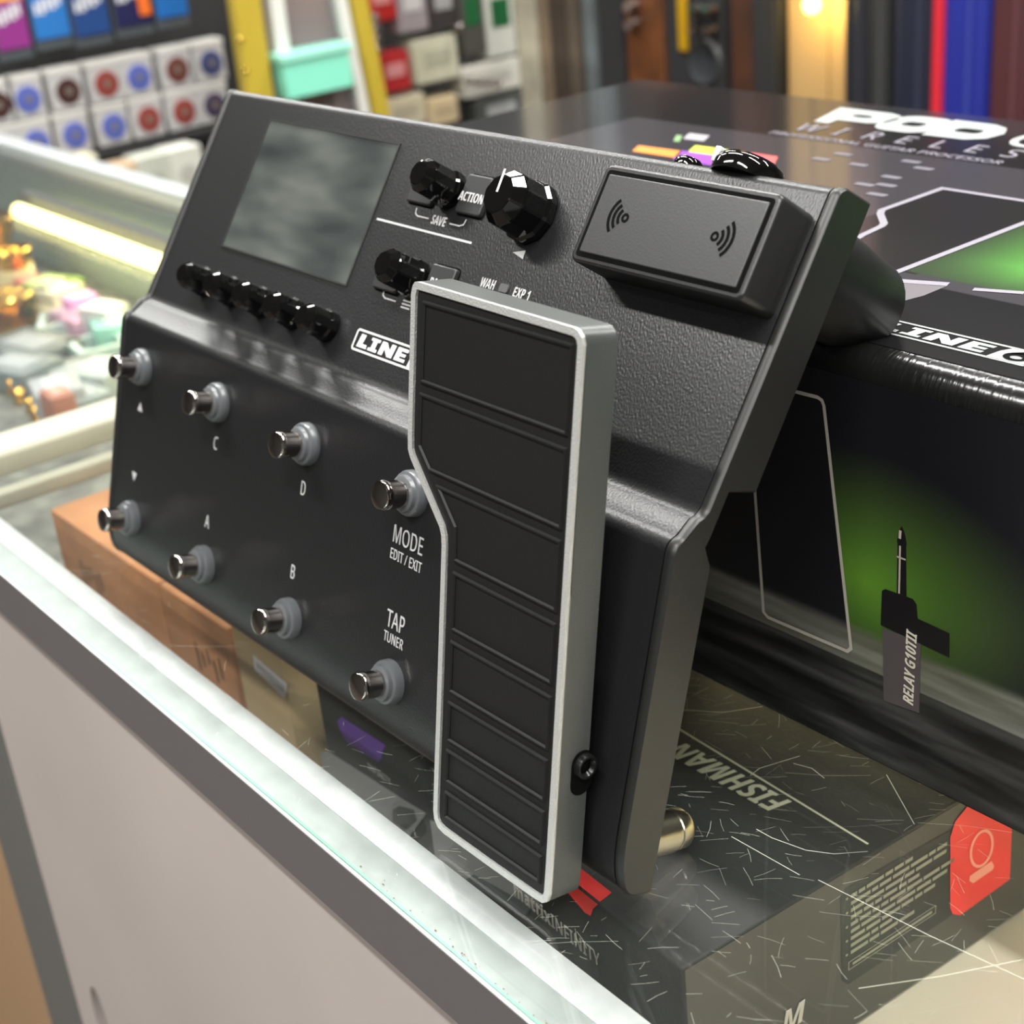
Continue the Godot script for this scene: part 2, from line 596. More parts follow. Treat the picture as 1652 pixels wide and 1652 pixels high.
# ------------------------------------------------------------------ carton behind the unit
func carton() -> void:
	var b := thing("product_carton", "large glossy black printed product carton with green glow, carrying the leaning unit", "box", Vector3.ZERO)
	var x0 := -0.0624
	var x1 := 0.475
	var zf := -0.1192
	var zb := -0.4202
	var h := 0.1495
	# face images: print, with reflected haze in the lid grey
	var tw := 384
	var th := 216
	var im := Image.create(tw, th, false, Image.FORMAT_RGB8)
	for j in th:
		for i in tw:
			var x := lerpf(x0, x1, (i + 0.5) / tw)
			var z := lerpf(zb, zf, (j + 0.5) / th)
			var c := Color(0.09, 0.09, 0.095)
			if z > -0.336 and z < -0.178 and x > 0.02:                    # pictured device body, with reflected haze in its grey
				c = Color(0.235, 0.225, 0.24)
			if x > 0.256 and z > -0.293 and z < -0.186 and x < 0.32:       # printed pedal
				c = Color(0.13, 0.127, 0.13)
			if x > 0.3128 + (z + 0.1856) * -0.016 and z > -0.30 and z < -0.188:   # printed green backdrop
				var d := clampf((x - 0.310) / 0.040, 0, 1) * clampf((-0.183 - z) / 0.030, 0, 1)
				c = Color(0.20, 0.24, 0.18).lerp(Color(0.35, 0.60, 0.27), d)
			im.set_pixel(i, j, c)
	var top_m := mat(Color.WHITE, 0.16)
	top_m.albedo_texture = ImageTexture.create_from_image(im)
	top_m.texture_repeat = false
	top_m.clearcoat_enabled = true
	top_m.clearcoat = 0.8
	top_m.clearcoat_roughness = 0.06
	var fw := 960
	var fh := 272
	im = Image.create(fw, fh, false, Image.FORMAT_RGB8)
	var nz := FastNoiseLite.new()
	nz.seed = 21
	nz.frequency = 0.03
	for j in fh:
		for i in fw:
			var x := lerpf(x0, x1, (i + 0.5) / fw)
			var y := lerpf(h, 0.0, (j + 0.5) / fh)
			var c := Color(0.07, 0.07, 0.085)
			var r := Vector2((x - 0.358) / 0.075, (y - 0.074) / 0.050).length()
			c = c.lerp(Color(0.30, 0.46, 0.14), clampf(1.0 - r, 0, 1) ** 0.9 * clampf((x - (0.3402 + (0.1283 - y) * 0.1343)) / 0.0008, 0, 1))
			if y < 0.055:                                                   # lighter streaked band, darker beneath it
				var k := clampf((0.055 - y) / 0.004, 0, 1)
				var n := nz.get_noise_2d(i * 0.18, j * 2.0)
				var base := Color(0.37, 0.37, 0.335) if y > 0.038 else Color(0.14, 0.14, 0.135)
				c = c.lerp(base.lightened(clampf(n * 0.22, -0.1, 0.2)), k * 0.9)
			im.set_pixel(i, j, c)
	var front_m := mat(Color.WHITE, 0.30)
	front_m.albedo_texture = ImageTexture.create_from_image(im)
	front_m.texture_repeat = false
	# body with a rounded, shrink wrapped top front edge
	var r := 0.009
	var prof := [[zb, 0.0005], [zf, 0.0005], [zf, h - r]]
	for i in range(1, 7):
		var a := PI / 2 * i / 6.0
		prof.append([zf - r + cos(a) * r, h - r + sin(a) * r])
	prof.append([zb + 0.002, h])
	prof.append([zb, h - 0.002])
	var s := mb()
	extrude(s, pv(prof), -x1, -x0, Transform3D(Basis(Vector3(0, 0, 1), Vector3(0, 1, 0), Vector3(-1, 0, 0)), Vector3.ZERO))
	var wrap := relief(mat(grey(0.075), 0.20), noise_tex(0.05, 256, Color.BLACK, Color.WHITE, 31), 0.02, 9.0)
	wrap.uv1_scale = Vector3(40, 6, 6)
	part("carton_body", s, wrap, b)
	s = mb()
	s.set_normal(Vector3.UP)
	for q in [[x0 + 0.001, zb + 0.002, 0, 0], [x1 - 0.001, zb + 0.002, 1, 0], [x1 - 0.001, zf - r, 1, 1], [x0 + 0.001, zb + 0.002, 0, 0], [x1 - 0.001, zf - r, 1, 1], [x0 + 0.001, zf - r, 0, 1]]:
		s.set_uv(Vector2(q[2], q[3]))
		s.set_normal(Vector3.UP)
		s.add_vertex(Vector3(q[0], h + 0.0002, q[1]))
	put("top_print", s.commit(), top_m, b)
	s = mb()
	for q in [[x0 + 0.001, h - r, 0, 0], [x1 - 0.001, h - r, 1, 0], [x1 - 0.001, 0.001, 1, 1], [x0 + 0.001, h - r, 0, 0], [x1 - 0.001, 0.001, 1, 1], [x0 + 0.001, 0.001, 0, 1]]:
		s.set_uv(Vector2(q[2], q[3]))
		s.set_normal(Vector3.BACK)
		s.add_vertex(Vector3(q[0], q[1], zf + 0.0002))
	put("front_print", s.commit(), front_m, b)

	var top := Transform3D(Basis(Vector3(1, 0, 0), Vector3(0, 0, -1), Vector3(0, 1, 0)), Vector3(0, h + 0.0004, 0))   # (x, -z)
	var fro := Transform3D(Basis(), Vector3(0, 0, zf + 0.0004))
	var ink := mat(Color(0.66, 0.68, 0.67), 0.25)
	var lav := mat(Color(0.54, 0.525, 0.56), 0.25)
	# POD wordmark
	s = mb()
	var lp := pv([[0.1180, 0.3715], [0.1275, 0.3715], [0.1265, 0.3800], [0.1450, 0.3805], [0.1530, 0.3850], [0.1540, 0.3935], [0.1500, 0.4010], [0.1420, 0.4040], [0.1080, 0.4045]])
	flat_poly(s, lp, top)
	part("print_letter", s, ink, b)
	s = mb()
	flat_poly(s, ellipse(0.0065, 0.0026, 16, Vector2(0.1330, 0.3915)), top.translated_local(Vector3(0, 0, 0.0002)))
	part("print_counter", s, M.deep, b)
	for q in [[0.1675, 0.3885, 0.0170, 0.0165, 0.0062, 0.0045]]:
		s = mb()
		flat_ring(s, rrect(q[2] * 2, q[3] * 2, 0.012, 6, Vector2(q[0], q[1])), rrect(q[4] * 2, q[5] * 2, 0.0035, 6, Vector2(q[0], q[1])), top)
		part("print_letter", s, ink, b)
	s = mb()
	flat_poly(s, pv([[0.1850, 0.3715], [0.2090, 0.3720], [0.2170, 0.3780], [0.2185, 0.3900], [0.2130, 0.4000], [0.2040, 0.4045], [0.1800, 0.4050]]), top.translated_local(Vector3(0, 0, 0.0001)))
	part("print_letter", s, ink, b)
	s = mb()
	flat_poly(s, rrect(0.014, 0.008, 0.003, 4, Vector2(0.2005, 0.3875)), top.translated_local(Vector3(0, 0, 0.0003)))
	part("print_counter", s, M.deep, b)
	words(b, "print_text", "Go", 0.030, top * Transform3D(Basis(), Vector3(0.252, 0.386, 0)), ink, 1.0, 400)
	var k := 0
	for ch in "WIRELESS":
		words(b, "print_text", ch, 0.0135, top * Transform3D(Basis(), Vector3(0.1270 + 0.0196 * k, 0.3585, 0.0001)), lav, 0.9, 400, -0.1)
		k += 1
	words(b, "print_text", "PROFESSIONAL GUITAR", 0.0052, top * Transform3D(Basis(), Vector3(0.1590, 0.3425, 0)), lav, 0.0, 400).transform.basis.x = Vector3(1.15, 0, 0)
	words(b, "print_text", "PROCESSOR", 0.0052, top * Transform3D(Basis(), Vector3(0.2280, 0.3425, 0)), lav, 1.15, 400)
	# printed screen blocks
	for q in [[Color(0.86, 0.50, 0.16), [[1030, 236], [1100, 245], [1092, 256], [1020, 245]]], [Color(0.50, 0.22, 0.66), [[1098, 244], [1168, 254], [1158, 270], [1085, 258]]], [Color(0.78, 0.80, 0.24), [[1122, 236], [1175, 243], [1165, 254], [1110, 246]]], [Color(0.82, 0.33, 0.32), [[1212, 248], [1255, 254], [1248, 268], [1200, 262]]], [Color(0.62, 0.60, 0.62), [[1112, 216], [1145, 220], [1135, 229], [1102, 225]]], [Color(0.45, 0.58, 0.40), [[1091, 219], [1101, 220], [1096, 230], [1086, 229]]]]:
		s = mb()
		var l := PackedVector2Array()
		for e in q[1]:
			var w := on_y(e[0], e[1], h)
			l.append(Vector2(w.x, -w.z))
		flat_poly(s, l, top)
		part("print_screen_block", s, mat(q[0], 0.3), b)
	# printed marks on the pictured device
	s = mb()
	for q in [[1325, 258], [1385, 267], [1470, 262], [1490, 273], [1438, 287], [1395, 299], [1430, 300], [1415, 315], [1360, 250]]:
		var w := on_y(q[0], q[1], h)
		flat_poly(s, rrect(0.010, 0.004, 0.001, 2, Vector2(w.x, -w.z)), top)
	part("print_marks", s, mat(Color(0.42, 0.41, 0.44), 0.25), b)
	# outline of the pictured pedal
	s = mb()
	ribbon(s, [[0.2790, 0.1950], [0.2720, 0.2209], [0.2701, 0.2352], [0.2687, 0.2385], [0.2582, 0.2493], [0.2552, 0.2540], [0.2548, 0.2941], [0.2947, 0.2941], [0.3132, 0.2935], [0.3126, 0.2663], [0.3122, 0.1856]], 0.0030, top)
	part("print_outline", s, lav, b)
	s = mb()
	ribbon(s, [[0.3150, 0.1815], [0.3354, 0.1894]], 0.004, top)
	ribbon(s, [[0.3454, 0.1896], [0.3612, 0.1956]], 0.003, top)
	part("print_edge_line", s, lav, b)
	s = mb()
	flat_poly(s, pv([[0.3155, 0.1600], [0.3335, 0.1633], [0.3361, 0.1749], [0.3360, 0.1875], [0.3140, 0.1790]]), top.translated_local(Vector3(0, 0, -0.0001)))
	part("print_block", s, mat(Color(0.36, 0.34, 0.36), 0.3), b)
	# LINE 6 logo on the lid
	line6_logo(b, top * Transform3D(Basis(Vector3(0.0118, 0, 0), Vector3(0, 0.0122, 0), Vector3(0, 0, 1)), Vector3(0.3400, 0.1374, 0)), ink)
	# front face: pedal outline, plug and lettering
	s = mb()
	ribbon(s, [[0.3130, 0.1300], [0.3289, 0.1304], [0.3376, 0.1307], [0.3394, 0.1300], [0.3402, 0.1283], [0.3518, 0.0419], [0.3502, 0.0401], [0.3138, 0.0397], [0.3117, 0.0412], [0.3090, 0.0877], [0.3080, 0.1280]], 0.0013, fro, true)
	part("print_outline", s, mat(Color(0.62, 0.60, 0.56), 0.3), b)
	s = mb()
	flat_poly(s, pv([[0.3705, 0.0704], [0.3705, 0.0880], [0.3702, 0.0892], [0.3709, 0.0930], [0.3720, 0.0951], [0.3731, 0.0930], [0.3740, 0.0895], [0.3738, 0.0885], [0.3744, 0.0704]]), fro)
	flat_poly(s, pv([[0.3643, 0.0560], [0.3646, 0.0690], [0.3660, 0.0702], [0.3770, 0.0705], [0.3785, 0.0690], [0.3790, 0.0640], [0.3914, 0.0633], [0.3916, 0.0545]]), fro.translated_local(Vector3(0, 0, 0.0001)))
	part("print_plug", s, mat(Color(0.075, 0.07, 0.075), 0.3), b)
	s = mb()
	ribbon(s, [[0.3716, 0.0706], [0.3716, 0.0880]], 0.0007, fro.translated_local(Vector3(0, 0, 0.0002)))
	ribbon(s, [[0.3705, 0.0838], [0.3740, 0.0838]], 0.0006, fro.translated_local(Vector3(0, 0, 0.0003)))
	ribbon(s, [[0.3714, 0.0905], [0.3716, 0.0935]], 0.0010, fro.translated_local(Vector3(0, 0, 0.0002)))
	part("print_plug_glint", s, mat(Color(0.62, 0.58, 0.54), 0.3), b)
	s = mb()
	flat_poly(s, pv([[0.3660, 0.0270], [0.3807, 0.0285], [0.3805, 0.0560], [0.3650, 0.0550]]), fro.translated_local(Vector3(0, 0, 0.00005)))
	part("print_block", s, mat(Color(0.27, 0.25, 0.255), 0.3), b)
	words(b, "print_text", "RELAY G10TII", 0.0040, fro * Transform3D(Basis(Vector3.BACK, PI / 2 - 0.03), Vector3(0.3768, 0.0445, 0.0004)), mat(Color(0.72, 0.70, 0.64), 0.3), 0.78, 700, 0.2)

# LINE 6 badge, drawn in units of its height: 5.2 wide, 1 high
func line6_logo(parent: Node, xf: Transform3D, ink: Material) -> void:
	var s := mb()
	var o := rrect(5.2, 1.0, 0.16, 4, Vector2(2.6, 0.5))
	var n := rrect(5.02, 0.82, 0.08, 4, Vector2(2.6, 0.5))
	flat_ring(s, o, n, xf)
	part("logo_border", s, ink, parent)
	var shapes := [
		[[0.30, 0.20], [1.00, 0.20], [0.97, 0.38], [0.66, 0.38], [0.74, 0.80], [0.40, 0.80]],
		[[1.10, 0.20], [1.72, 0.20], [1.74, 0.33], [1.58, 0.33], [1.62, 0.67], [1.78, 0.67], [1.80, 0.80], [1.18, 0.80], [1.16, 0.67], [1.32, 0.67], [1.28, 0.33], [1.12, 0.33]],
		[[1.86, 0.20], [2.16, 0.20], [2.20, 0.50], [2.50, 0.20], [2.82, 0.20], [2.90, 0.80], [2.60, 0.80], [2.56, 0.50], [2.26, 0.80], [1.94, 0.80]],
		[[2.98, 0.20], [3.70, 0.20], [3.72, 0.34], [3.30, 0.34], [3.31, 0.43], [3.66, 0.43], [3.68, 0.56], [3.33, 0.56], [3.34, 0.66], [3.76, 0.66], [3.78, 0.80], [3.06, 0.80]]]
	for p in shapes:
		s = mb()
		flat_poly(s, pv(p), xf)
		part("logo_letter", s, ink, parent)
	s = mb()
	flat_poly(s, pv([[3.95, 0.06], [5.14, 0.06], [5.14, 0.94], [4.20, 0.94], [4.02, 0.60]]), xf)
	part("logo_block", s, ink, parent)
	s = mb()
	var up := xf.translated_local(Vector3(0, 0, 0.0002))
	flat_ring(s, ellipse(0.36, 0.28, 20, Vector2(4.62, 0.42)), ellipse(0.17, 0.11, 20, Vector2(4.63, 0.39)), up)
	flat_poly(s, pv([[4.27, 0.45], [4.36, 0.62], [4.62, 0.84], [4.95, 0.84], [4.62, 0.62]]), up)
	part("logo_numeral", s, M.deep, parent)

# ------------------------------------------------------------------ the effects unit
const T1 := Vector3(0, 0.9581, -0.2864)
const N1 := Vector3(0, 0.2864, 0.9581)
const T2 := Vector3(0, 0.8164, -0.5775)
const N2 := Vector3(0, 0.5775, 0.8164)
const P1 := Vector3(0, 0.008, 0)
const P2 := Vector3(0, 0.1184, -0.0439)

func low(u: float, v: float, n := 0.0) -> Vector3:
	return P1 + Vector3(u, 0, 0) + T1 * v + N1 * n

func upp(u: float, v: float, n := 0.0) -> Vector3:
	return P2 + Vector3(u, 0, 0) + T2 * v + N2 * n

func low_xf(u: float, v: float, n := 0.0) -> Transform3D:
	return Transform3D(Basis(Vector3(1, 0, 0), T1, N1), low(u, v, n))

func upp_xf(u: float, v: float, n := 0.0) -> Transform3D:
	return Transform3D(Basis(Vector3(1, 0, 0), T2, N2), upp(u, v, n))

func zy(p: Vector3) -> Array:
	return [p.z, p.y]

func side_profile(grow := 0.0) -> PackedVector2Array:
	var a := []
	a.append(zy(low(0, -0.0013 - grow, -0.0155 - grow)))
	a.append(zy(low(0, -0.0005 - grow, -0.0075)))
	for i in range(1, 7):                       # long roll at the foot of the lower deck
		var t := PI / 2 * i / 6.0
		a.append(zy(low(0, 0.020 - cos(t) * (0.020 + grow), -0.0070 + sin(t) * (0.0070 + grow))))
	var rr := 0.0050                             # ridge
	var c := low(0, 0.1157 - rr, -rr)
	for i in 7:
		var t := -0.06 + (PI / 2 - 0.22) * i / 6.0
		a.append(zy(c + (N1 * cos(t) + T1 * sin(t)) * (rr + grow)))
	# hollow towards the upper deck
	var f0 := upp(0, 0.0062, grow)
	var ce := f0 + N2 * 0.0058
	for i in 6:
		var t := 1.05 - 1.05 * i / 5.0
		a.append(zy(ce - (N2 * cos(t) + T2 * sin(t)) * (0.0058 - grow)))
	var rt := 0.0035                             # top edge
	c = upp(0, 0.1067 - rt, -rt)
	for i in 6:
		var t := PI / 2 * i / 5.0
		a.append(zy(c + (N2 * cos(t) + T2 * sin(t)) * (rt + grow)))
	a.append(zy(upp(0, 0.1072 + grow, -0.0155)))
	a.append(zy(upp(0, 0.0157, -0.0162 - grow)))
	a.append(zy(upp(0, 0.0125, -0.0050)))
	a.append(zy(upp(0, -0.0020, -0.0050)))
	a.append(zy(low(0, 0.1120, -0.0128 - grow)))
	a.append(zy(low(0, 0.1060, -0.0164 - grow)))
	return pv(a)

func effects_unit() -> void:
	var u := thing("guitar_effects_unit", "black floor guitar effects unit with screen, footswitches and pedal, leaning on its carton", "guitar effects unit")
	var along := Transform3D(Basis(Vector3(0, 0, 1), Vector3(0, 1, 0), Vector3(-1, 0, 0)), Vector3.ZERO)
	var prof := side_profile()
	var s := mb()
	extrude(s, prof, -0.3548, -0.0042, along)
	part("chassis", s, M.coat, u)
	# plastic end cheeks, a dark seam between them and the metal
	for q in [[-0.3590, -0.3553], [-0.0037, 0.0]]:
		s = mb()
		extrude(s, side_profile(0.0004), q[0], q[1], along, 0.0007, true)
		part("end_cheek", s, M.cheek, u)
		s = mb()
		extrude(s, side_profile(-0.0008), q[0] + 0.0010, q[1] + (0.0012 if q[0] < -0.1 else 0.0), along)
		part("seam", s, M.deep, u)
	# feet
	for x in [0.020, 0.338]:
		s = mb()
		lathe(s, [[0.0, 0.0], [0.0165, 0.0], [0.0172, 0.020], [0.0160, 0.041], [0.0135, 0.0445], [0.0, 0.0445]], 36, Transform3D(Basis(Vector3(-1, 0, 0), T2, -N2), upp(x, 0.0858, -0.0158)))
		part("rubber_foot", s, mat(grey(0.055), 0.45), u)
	for x in [0.013, 0.346]:
		s = mb()
		lathe(s, [[0.0, 0.0], [0.0072, 0.0], [0.0072, 0.0175], [0.0066, 0.0178], [0.0066, 0.0190], [0.0070, 0.0194], [0.0068, 0.0235], [0.0058, 0.0250], [0.0, 0.0250]], 32, Transform3D(Basis(Vector3(-1, 0, 0), T1, -N1), low(x, 0.0100, -0.0150)))
		part("metal_foot", s, M.steel, u)
	# screen: bezel lip, dead display under scuffed protective film
	var so := pv([[0.0450, 0.0952], [0.0490 - 0.0022, 0.0370], [0.1450, 0.0366], [0.1435, 0.0948]])
	so = pv([[0.0466, 0.0370], [0.1452, 0.0366], [0.1440, 0.0948], [0.0460, 0.0952]])
	s = mb()
	frame_ring(s, inset(so, -0.0008), so, -0.0005, 0.0004, upp_xf(0, 0, 0.0001))
	part("screen_bezel", s, mat(grey(0.16), 0.4), u)
	s = mb()
	flat_poly(s, so, upp_xf(0, 0, 0.00012))
	var film := mat(Color(0.62, 0.63, 0.62), 0.16, 0.0, 0.7)
	toned(film, noise_tex(0.012, 256, Color(0.24, 0.26, 0.28), Color(0.62, 0.63, 0.61), 17), 9.0)
	film.uv1_scale = Vector3(4, 16, 16)
	var sc := part("screen", s, film, u)
	sc.set_meta("label", "switched off display under a scuffed protective film")
	# small knobs under the screen
	for x in [0.0472, 0.0712, 0.0956, 0.1203, 0.1454]:
		knob(u, "parameter_knob", x, 0.0188, 0.0062, 0.0145)
	for v in [0.0815, 0.0463]:
		knob(u, "encoder_knob", 0.1862, v, 0.0072, 0.0172)
		for x in [[0.1636, 0.1790], [0.1945, 0.2090]]:
			s = mb()
			extrude(s, rrect(x[1] - x[0], 0.0150, 0.0012, 3), -0.0005, 0.0020, upp_xf((x[0] + x[1]) / 2, v - 0.0002), 0.0006)
			part("button", s, mat(grey(0.17), 0.4), u)
			s = mb()
			flat_poly(s, rrect(x[1] - x[0] + 0.0014, 0.0164, 0.0018, 3), upp_xf((x[0] + x[1]) / 2, v - 0.0002, 0.0001))
			part("button_gap", s, M.deep, u)
	var big := knob(u, "volume_knob", 0.2352, 0.0795, 0.0108, 0.0185)
	s = mb()
	ribbon(s, [[-0.0004, 0.0005], [-0.0008, 0.0088]], 0.0011, Transform3D(Basis(), Vector3(0, 0, 0.01872)))
	part("pointer", s, M.white_print, big)
	# silk screen
	var pr := mat(grey(0.72), 0.6)
	s = mb()
	ribbon(s, [[0.1482, 0.0646], [0.2089, 0.0644]], 0.0008, upp_xf(0, 0, 0.00015))
	part("divider_line", s, pr, u)
	for dv in [0.0, -0.0333]:
		for side in [[[0.1700, 0.0723], [0.1705, 0.0702], [0.1722, 0.0694], [0.1795, 0.0694]], [[0.1925, 0.0694], [0.1985, 0.0694], [0.2005, 0.0702], [0.2010, 0.0723]]]:
			s = mb()
			ribbon(s, side.map(func(e): return [e[0], e[1] + dv]), 0.0005, upp_xf(0, 0, 0.00015))
			part("bracket_line", s, pr, u)
	for dv in [0.0, 0.0013, 0.0026]:
		s = mb()
		ribbon(s, [[0.1835, 0.0348 + dv], [0.1890, 0.0348 + dv]], 0.0006, upp_xf(0, 0, 0.00015))
		part("menu_bar", s, pr, u)
	s = mb()
	flat_poly(s, pv([[0.2322, 0.0648], [0.2387, 0.0633], [0.2384, 0.0665]]), upp_xf(0, 0, 0.00015))
	part("arrow_mark", s, pr, u)
	for t in [[0.0248, 0.0759, 1], [0.0240, 0.0430, -1]]:
		s = mb()
		flat_poly(s, pv([[t[0] - 0.0024, t[1] - 0.0020 * t[2]], [t[0] + 0.0024, t[1] - 0.0020 * t[2]], [t[0], t[1] + 0.0022 * t[2]]]), low_xf(0, 0, 0.0003))
		part("arrow_mark", s, pr, u)
	for t in [["SAVE", 0.1860, 0.0694, 0.0026, 0.0002, 0.8], ["ACTION", 0.2018, 0.0800, 0.0026, 0.0023, 0.8], ["PAGE", 0.2018, 0.0465, 0.0026, 0.0023, 0.8], ["WAH", 0.2262, 0.0518, 0.0030, 0.0002, 0.75], ["EXP 1", 0.2452, 0.0515, 0.0030, 0.0002, 0.75]]:
		words(u, "legend", t[0], t[3], upp_xf(t[1], t[2], t[4]), pr, t[5], 600)
	for t in [["C", 0.0945, 0.0767, 0.0056], ["D", 0.1639, 0.0764, 0.0056], ["A", 0.0933, 0.0420, 0.0056], ["B", 0.1627, 0.0420, 0.0056], ["MODE", 0.2337, 0.0770, 0.0064], ["EDIT / EXIT", 0.2337, 0.0695, 0.0038], ["TAP", 0.2325, 0.0458, 0.0064], ["TUNER", 0.2323, 0.0388, 0.0038]]:
		words(u, "legend", t[0], t[3], low_xf(t[1], t[2], 0.0003), pr, 0.74, 400)
	s = mb()
	extrude(s, rrect(0.0046, 0.0030, 0.0006, 3), -0.001, 0.0006, upp_xf(0.2353, 0.0518))
	part("status_light", s, mat(grey(0.35), 0.3), u)
	line6_logo(u, upp_xf(0, 0, 0.0002) * Transform3D(Basis(Vector3(0.0092, 0, 0), Vector3(0, 0.0086, 0), Vector3(0, 0, 1)), Vector3(0.1637, 0.0136, 0)), mat(grey(0.86), 0.5))
	# wireless charging dock
	var w := rrect(0.0748, 0.0332, 0.0028, 5)
	s = mb()
	extrude(s, w, -0.001, 0.0160, upp_xf(0.3160, 0.0804), 0.0010)
	var dock := part("transmitter_dock", s, M.coat_smooth, u)
	s = mb()
	flat_poly(s, rrect(0.0708, 0.0292, 0.0012, 4), upp_xf(0.3160, 0.0804, 0.01615))
	part("dock_groove", s, M.deep, dock)
	s = mb()
	extrude(s, rrect(0.0680, 0.0264, 0.0006, 3), 0.0150, 0.0166, upp_xf(0.3160, 0.0804), 0.0004)
	part("dock_lid", s, relief(mat(grey(0.19), 0.36), M.fine, 0.003, 20.0), dock)
	for q in [[0.2965, 0.0806, PI], [0.3350, 0.0806, 0.0]]:
		s = mb()
		var at := upp_xf(q[0], q[1], 0.01672)
		flat_ring(s, ellipse(0.0016, 0.0016, 14), ellipse(0.0007, 0.0007, 14), at)
		for k in 3:
			var arc := []
			for i in 11:
				var a := float(q[2]) + (-0.85 + 1.7 * i / 10.0)
				arc.append([cos(a) * (0.0030 + 0.0020 * k), sin(a) * (0.0030 + 0.0020 * k)])
			ribbon(s, arc, 0.0011, at)
		part("wireless_mark", s, M.deep, dock)
	# footswitches
	var ring_m := mat(Color(0.34, 0.35, 0.36), 0.3)
	ring_m.backlight_enabled = true
	ring_m.backlight = grey(0.25)
	for r in 2:
		for c in 4:
			var at := low_xf(0.0247 + 0.0696 * c, 0.0942 if r == 0 else 0.0232)
			var f := Node3D.new()
			f.name = "footswitch"
			u.add_child(f, true)
			f.transform = at
			s = mb()
			lathe(s, [[0.0, 0.0058], [0.0058, 0.0058], [0.0064, 0.0054], [0.0068, 0.0040], [0.0078, 0.0036], [0.0083, 0.0026], [0.0084, 0.0]], 32, Transform3D(Basis(Vector3(-1, 0, 0), Vector3(0, 1, 0), Vector3(0, 0, -1)) * Basis(Vector3(1, 0, 0), Vector3(0, 1, 0), Vector3(0, 0, -1)), Vector3.ZERO))
			part("light_ring", s, ring_m, f)
			s = mb()
			lathe(s, [[0.0050, 0.004], [0.0050, 0.0112], [0.0053, 0.0120], [0.0054, 0.0126], [0.0054, 0.0140], [0.0049, 0.0149], [0.0040, 0.0151], [0.0, 0.0151]], 28, Transform3D())
			part("plunger", s, M.chrome, f)
	# what shows of the sockets on the rear edge
	for q in [[0.3150, 0.0068, 0.0118, true], [0.2890, 0.0040, 0.0050, false]]:
		s = mb()
		var at := Transform3D(Basis(Vector3(1, 0, 0), -N2, T2), upp(q[0], 0.1060, -0.0080))
		lathe(s, [[0.0, 0.0], [q[2], 0.0], [q[2], q[1] * 0.45], [q[2] * 0.93, q[1] * 0.75], [q[2] * 0.70, q[1]], [0.0, q[1]]], 24, at)
		var kn := part("rear_knob", s, M.gloss_black, u)
		if q[3]:
			s = mb()
			bx(s, Vector3(-q[2] * 0.62, -q[2] * 0.55, q[1] * 0.62), Vector3(0.0022, 0.0060, q[1] * 0.72), 0.0003, at)
			part("pointer", s, M.white_print, kn)
	pedal(u)

func knob(parent: Node, called: String, x: float, v: float, r: float, h: float) -> Node3D:
	var k := Node3D.new()
	k.name = called
	parent.add_child(k, true)
	k.transform = upp_xf(x, v)
	var s := mb()
	var ang := []
	for i in 10:                                  # ten flats with narrow bevels that catch the light
		var a := TAU * (i + 0.25) / 10.0
		ang.append(a - 0.255)
		ang.append(a + 0.255)
	var prof := [[1.06, 0.0008], [1.06, 0.0034], [0.97, 0.0046], [0.95, h - r * 0.42], [0.92, h - r * 0.36], [0.66, h - r * 0.03], [0.60, h], [0.0, h]]
	for p in prof.size() - 1:
		for i in 20:
			var a0: float = ang[i]
			var a1: float = ang[(i + 1) % 20]
			var ra: float = prof[p][0] * r
			var rb: float = prof[p + 1][0] * r
			var q := [Vector3(cos(a0) * ra, sin(a0) * ra, prof[p][1]), Vector3(cos(a1) * ra, sin(a1) * ra, prof[p][1]), Vector3(cos(a1) * rb, sin(a1) * rb, prof[p + 1][1]), Vector3(cos(a0) * rb, sin(a0) * rb, prof[p + 1][1])]
			tri(s, q[0], q[1], q[2])
			if rb > 1e-6:
				tri(s, q[0], q[2], q[3])
	part("cap", s, M.gloss_black, k)
	s = mb()
	lathe(s, [[r * 0.8, -0.0005], [r * 0.8, 0.002]], 16, Transform3D())
	part("collar", s, M.black, k)
	return k

